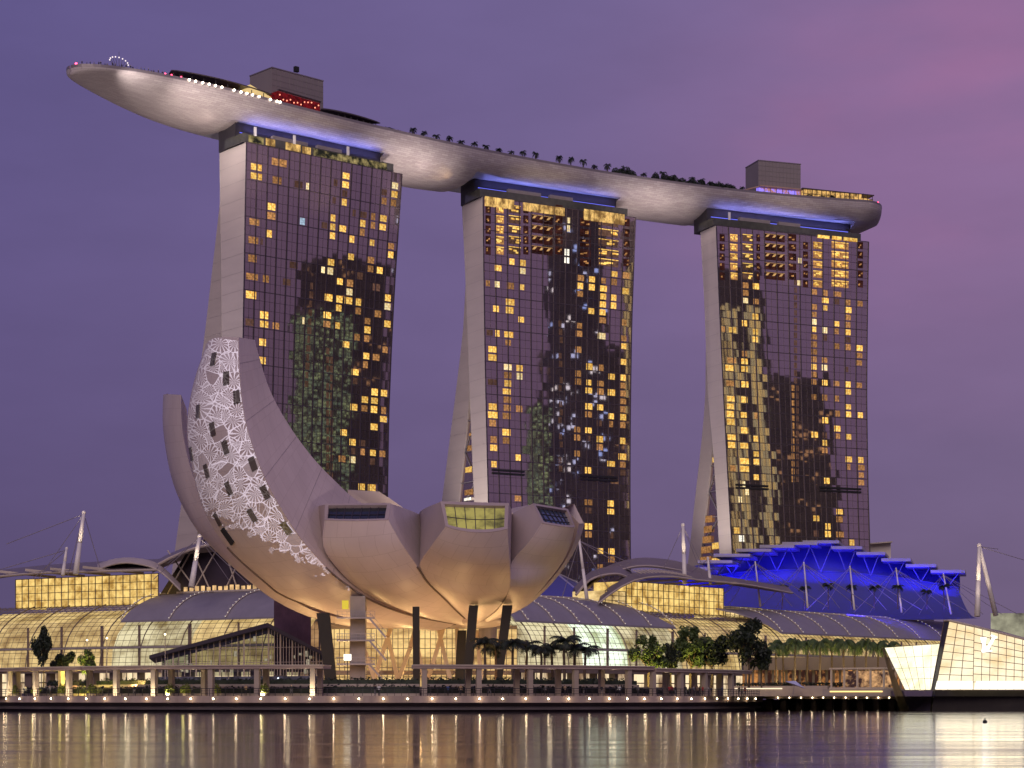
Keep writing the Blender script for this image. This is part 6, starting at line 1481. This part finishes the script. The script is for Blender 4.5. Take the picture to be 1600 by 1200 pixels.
# people
def person_mesh(name, joints, shirt, trousers):
    me = bpy.data.meshes.new(name); bm = bmesh.new(); sk = bm.verts.layers.skin.verify(); vs = {}
    for k, (p, r) in joints['v'].items(): v = bm.verts.new(p); v[sk].radius = (r, r); vs[k] = v
    for a, b_ in joints['e']: bm.edges.new((vs[a], vs[b_]))
    vs['pelvis'][sk].use_root = True; bm.to_mesh(me); bm.free(); o = bpy.data.objects.new(name, me); COL.objects.link(o)
    o.modifiers.new('skin', 'SKIN'); sb = o.modifiers.new('sub', 'SUBSURF'); sb.levels = 1; sb.render_levels = 1
    dg = bpy.context.evaluated_depsgraph_get(); m2 = bpy.data.meshes.new_from_object(o.evaluated_get(dg)); bpy.data.objects.remove(o); m2.name = name
    m2.materials.clear()
    for m in (pbr('skin_tone', (.35, .22, .16), .6), shirt, trousers, pbr('hair_black', (.02, .015, .012), .6)): m2.materials.append(m)
    for p in m2.polygons:
        c = p.center; z = c.z; ar = abs(c.x) > .24; p.material_index = 3 if (z > 1.66 or (z > 1.52 and c.y > .03)) else 0 if z > 1.45 or (ar and z < 1.02) else 1 if z > .92 else 2; p.use_smooth = True
    return m2
def J(step=.0, arm=0.0):
    v = {'pelvis': ((0, 0, .95), .13), 'chest': ((0, 0, 1.28), .15), 'neck': ((0, 0, 1.46), .06), 'head': ((0, -.02, 1.58), .095), 'crown': ((0, -.01, 1.70), .075)}; e = [('pelvis', 'chest'), ('chest', 'neck'), ('neck', 'head'), ('head', 'crown')]
    for s, nm in ((1, 'l'), (-1, 'r')):
        st = step * s; v['hip' + nm] = ((.09 * s, 0, .88), .095); v['knee' + nm] = ((.10 * s, -st * .6 - .02, .50), .062); v['ank' + nm] = ((.10 * s, -st + .03, .08), .042); v['toe' + nm] = ((.11 * s, -st - .12, .04), .035)
        v['sho' + nm] = ((.19 * s, 0, 1.40), .062); v['elb' + nm] = ((.25 * s, st * .4 + .02, 1.13), .042); v['wri' + nm] = ((.24 * s, st * .8 - .10 - arm * .2, .90 + arm * .3), .03); v['han' + nm] = ((.24 * s, st * .9 - .15 - arm * .2, .82 + arm * .38), .032)
        e += [('pelvis', 'hip' + nm), ('hip' + nm, 'knee' + nm), ('knee' + nm, 'ank' + nm), ('ank' + nm, 'toe' + nm), ('chest', 'sho' + nm), ('sho' + nm, 'elb' + nm), ('elb' + nm, 'wri' + nm), ('wri' + nm, 'han' + nm)]
    return {'v': v, 'e': e}
cl = {k: pbr('cloth_' + k, c, .8) for k, c in {'black': (.02, .02, .025), 'red': (.35, .02, .02), 'white': (.6, .6, .58), 'blue': (.05, .09, .25), 'grey': (.18, .17, .17), 'tan': (.35, .24, .14)}.items()}
pm = {}
for s in cl:
    for w in (0, 1): pm[s, w] = person_mesh('person', J(.28 if w else .03, 0 if w else .6), cl[s], cl['black'] if s != 'black' else cl['grey'])
def person(loc, s, w, rz, lab, group):
    o = bpy.data.objects.new('person', pm[s, w]); COL.objects.link(o); o.location = loc; o.rotation_euler = (0, 0, rz); tag(o, lab, 'person', group)
who = [(1046, 3.4, 'red', 0), (1050, 4.6, 'red', 1), (1055, 3.2, 'black', 0), (1071, 3.2, 'black', 1), (1077, 4.6, 'black', 0), (1084, 3.0, 'grey', 0), (1090, 3.8, 'tan', 1), (1093, 6.2, 'black', 0), (1106, 4.2, 'white', 1), (1128, 3.6, 'blue', 0), (1155, 4, 'black', 1), (1164, 4, 'tan', 0), (883, 1.6, 'tan', 0), (940, 4, 'black', 1), (997, 4.4, 'grey', 1), (586, 4, 'black', 0), (592, 4.8, 'white', 1), (384, 4.4, 'tan', 0), (78, 4, 'grey', 1), (700, 5, 'blue', 0), (1178, 3.5, 'red', 1), (1066, 5.4, 'white', 0), (1035, 5.2, 'grey', 1), (1088, 5.6, 'black', 1), (1098, 2.6, 'red', 0), (1112, 6, 'grey', 0), (912, 5, 'black', 0), (968, 2.4, 'white', 1), (852, 4.4, 'grey', 1), (765, 3, 'black', 1), (720, 4.2, 'tan', 1), (455, 3.4, 'black', 1), (300, 4.6, 'grey', 0), (210, 3.4, 'black', 1), (40, 4.2, 'white', 0)]
nw = {}
DS = {0: 'standing', 1: 'walking'}
for i, (px, off, s, w) in enumerate(sorted(who)):
    q, a = fr_q(px, off); q.z = 2.552; side = 'left of the museum columns' if px < 500 else 'under the museum bowl' if px < 660 else 'by the long right pergola' if px < 1003 else 'around the short pergola'
    person(q, s, w, random.uniform(0, 6.28), 'person in %s %s %s, %s from the left' % (s, DS[w], side, ordn(i)), 'people on the promenade')
i = 0
for k in range(26):
    px = 130 + k * 5.6 + random.uniform(-2, 2); q, d, n = dk(px, random.uniform(.5, 2.2)); q.z = ZR + .35
    person(q, random.choice(('black', 'black', 'grey', 'blue')), k % 2, random.uniform(0, 6.28), 'tiny person at the bow rail, %s from the left' % ordn(k), 'people at the bow rail')
# parasol, low walls and cafe box on the right
pA_, dd_, nn_, LL_ = PIER
def pier(px, off):
    k = (px - 800) / F; o = pA_ + nn_ * off; s = (k * o.y - o.x) / (dd_.x - k * dd_.y); return pA_ + dd_ * s + nn_ * off
t = thing('parasol', 'tilted pale blue parasol on the right pier', 'parasol', (*pier(1238, 4).xy, 2.55)); q = pier(1238, 4); m = MB(); m.tube((q.x, q.y, 2.55), (q.x + .5, q.y, 5.2), .06, .05, 8); m.build('pole', M['greymetal'], t); m = MB(); ap_ = Vector((q.x + .6, q.y, 5.4)); ring = [ap_ + Vector((1.9 * math.cos(a) , 1.6 * math.sin(a), -.8 - .7 * math.cos(a))) for a in (k * 6.283 / 10 for k in range(10))]
m.add([ap_] + ring, [(0, k + 1, (k + 1) % 10 + 1) for k in range(10)]); m.build('cloth', pbr('parasol_cloth', (.55, .58, .80), .7), t)
t = thing('planter_wall', 'low stone planter wall with a lit strip, right of the short pergola', 'planter', (*pier(1200, 12).xy, 2.55)); a, c = pier(1148, 9), pier(1296, 9); m = MB(); m.bar(Vector((a.x, a.y, 3.5)), Vector((c.x, c.y, 3.5)), 1.6, 2.0); m.build('stone_wall', M['warmstone'], t); m = MB(); a, c = pier(1148, 8.1), pier(1222, 8.1); m.bar(Vector((a.x, a.y, 4.0)), Vector((c.x, c.y, 4.0)), .1, .22); m.build('light_strip', emis('strip_cream', (1, .80, .55), 1.3), t)
m = MB(); rg = random.Random(2)
for k in range(1500): q = pier(rg.uniform(1150, 1400), rg.uniform(9, 10)); leaf(m, Vector((q.x, q.y, rg.uniform(4.5, 5.1))), 0, rg.uniform(.15, .3), rg)
m.build('foliage', m_leafd, t)
t = thing('cafe_box', 'small framed cafe box with lit inside under the right palms', 'cafe', (*pier(1340, 8).xy, 2.55)); x = (dd_, nn_, Z3); a, c = pier(1299, 5), pier(1381, 5); md = (a + c) / 2; Lc = (c - a).length; m = MB()
for z in (4.0, 7.6): m.box(md + nn_ * 2.5 + Z3 * z, (Lc + .6, 5.6, .3), x)
for k in range(5):
    for o in (0, 5): m.box(a + (c - a) * (k / 4) + nn_ * o + Z3 * 5.8, (.3, .3, 3.4), x)
m.build('frame', m_rib, t); m = MB(); m.box(md + nn_ * 4 + Z3 * 5.7, (Lc - .8, .3, 3.0), x); m.build('lit_interior', emis('cafe_glow', (1, .55, .25), .75, .9, .5, col2=(.06, .03, .03), lo=.42, hi=.6), t); m = MB(); m.box(md + nn_ * 2.5 + Z3 * 3.2, (Lc + 3, 6, 1.3), x); m.build('base', M['concrete'], t)
m = MB(); m.bar(a + Z3 * 3.4 - nn_ * .6, c + Z3 * 3.4 - nn_ * .6, .12, .25); m.build('light_strip', emis('strip_gold', (1, .68, .25), 1.6), t)
t = thing('restaurant_row', 'row of orange lit restaurant fronts behind the trunks of the lit palms', 'restaurant', (*pier(1330, 40).xy, 2.55)); a, c = P(1160, 1085, 405), P(1412, 1085, 405); a.z = c.z = 0; m = MB(); m.bar(a + Z3 * 5.4, c + Z3 * 5.4, .3, 5.0); m.build('lit_front', emis('restaurant_orange', (1.0, .42, .12), .75, .9, .30, col2=(.05, .02, .015), lo=.42, hi=.62), t)
m = MB(); m.bar(a + Z3 * 9.2, c + Z3 * 9.2, 4, 2.6); m.build('upper_wall', m_fas, t); m = MB()
for k in range(24): q = a.lerp(c, (k + .5) / 24); m.box((q.x, q.y - .4, 5.2), (.5, .4, 5.4))
m.build('pier', m_fas, t)
t = thing('lit_sign_box', 'small white lit sign box by the stair tower foot', 'sign', P(543, 1030, 330)); m = MB(); a, c = P(537, 1032, 330), P(549, 1022, 330); m.box((a + c) / 2, (1.2, .25, 1.0)); m.build('light_panel', emis('white_panel', (1, .95, .8), 3), t); m = MB(); m.box((a + c) / 2 + Vector((0, .2, -2.2)), (.14, .14, 3.6)); m.build('post', M['darkmetal'], t)
# street lamps at the left
sl = local(thing('street_lamp', 'x', 'street lamp', (0, 0, 0), 'tall street lamps at the left')); m = MB(); m.tube((0, 0, 0), (0, 0, 9), .10, .06, 8); m.build('pole', M['greymetal'], sl); m = MB(); m.ball((0, 0, 9.1), .17, 8, 6); m.build('lamp_glass', emis('street_lamp_glow', (1, .85, .55), 6), sl, True)
for i, (px, py) in enumerate(((136, 1001), (167, 998), (258, 992))):
    p = P(px, 1085, 335); p.z = 4.0; h = CH + (HY - py) / F * 335 - 4.0; lab = ('thin street lamp above the yellow lit tree', 'thin street lamp just right of the yellow lit tree', 'thin street lamp above the tip of the tent-shaped hall')[i]
    if i == 0: sl.location = p; sl.scale = (1, 1, h / 9); sl['label'] = lab
    else: dup(sl, p, 0, lab, scale=(1, 1, h / 9))
# mooring buoy
t = thing('buoy', 'small dark round buoy floating before the crystal pavilion', 'buoy', (0, 0, 0)); p = P(1539, 1129, CH * F / 39.0); p.z = .05; t.location = p; m = MB(); m.ball(p, .22, 10, 8); m.build('float', M['black'], t, True); m = MB(); m.tube(p, p + Z3 * .38, .04, .04, 6); m.build('ring_post', M['black'], t)
# cool light behind the right wing's white patch, promenade fill lamps hung under the pergolas
for px in (680, 780, 860, 960, 1040, 1100, 60, 200, 300, 450): q, a = fr_q(px, 5.0); point('pergola_light', (q.x, q.y, 6.2), 30, (1, .78, .5), .3)
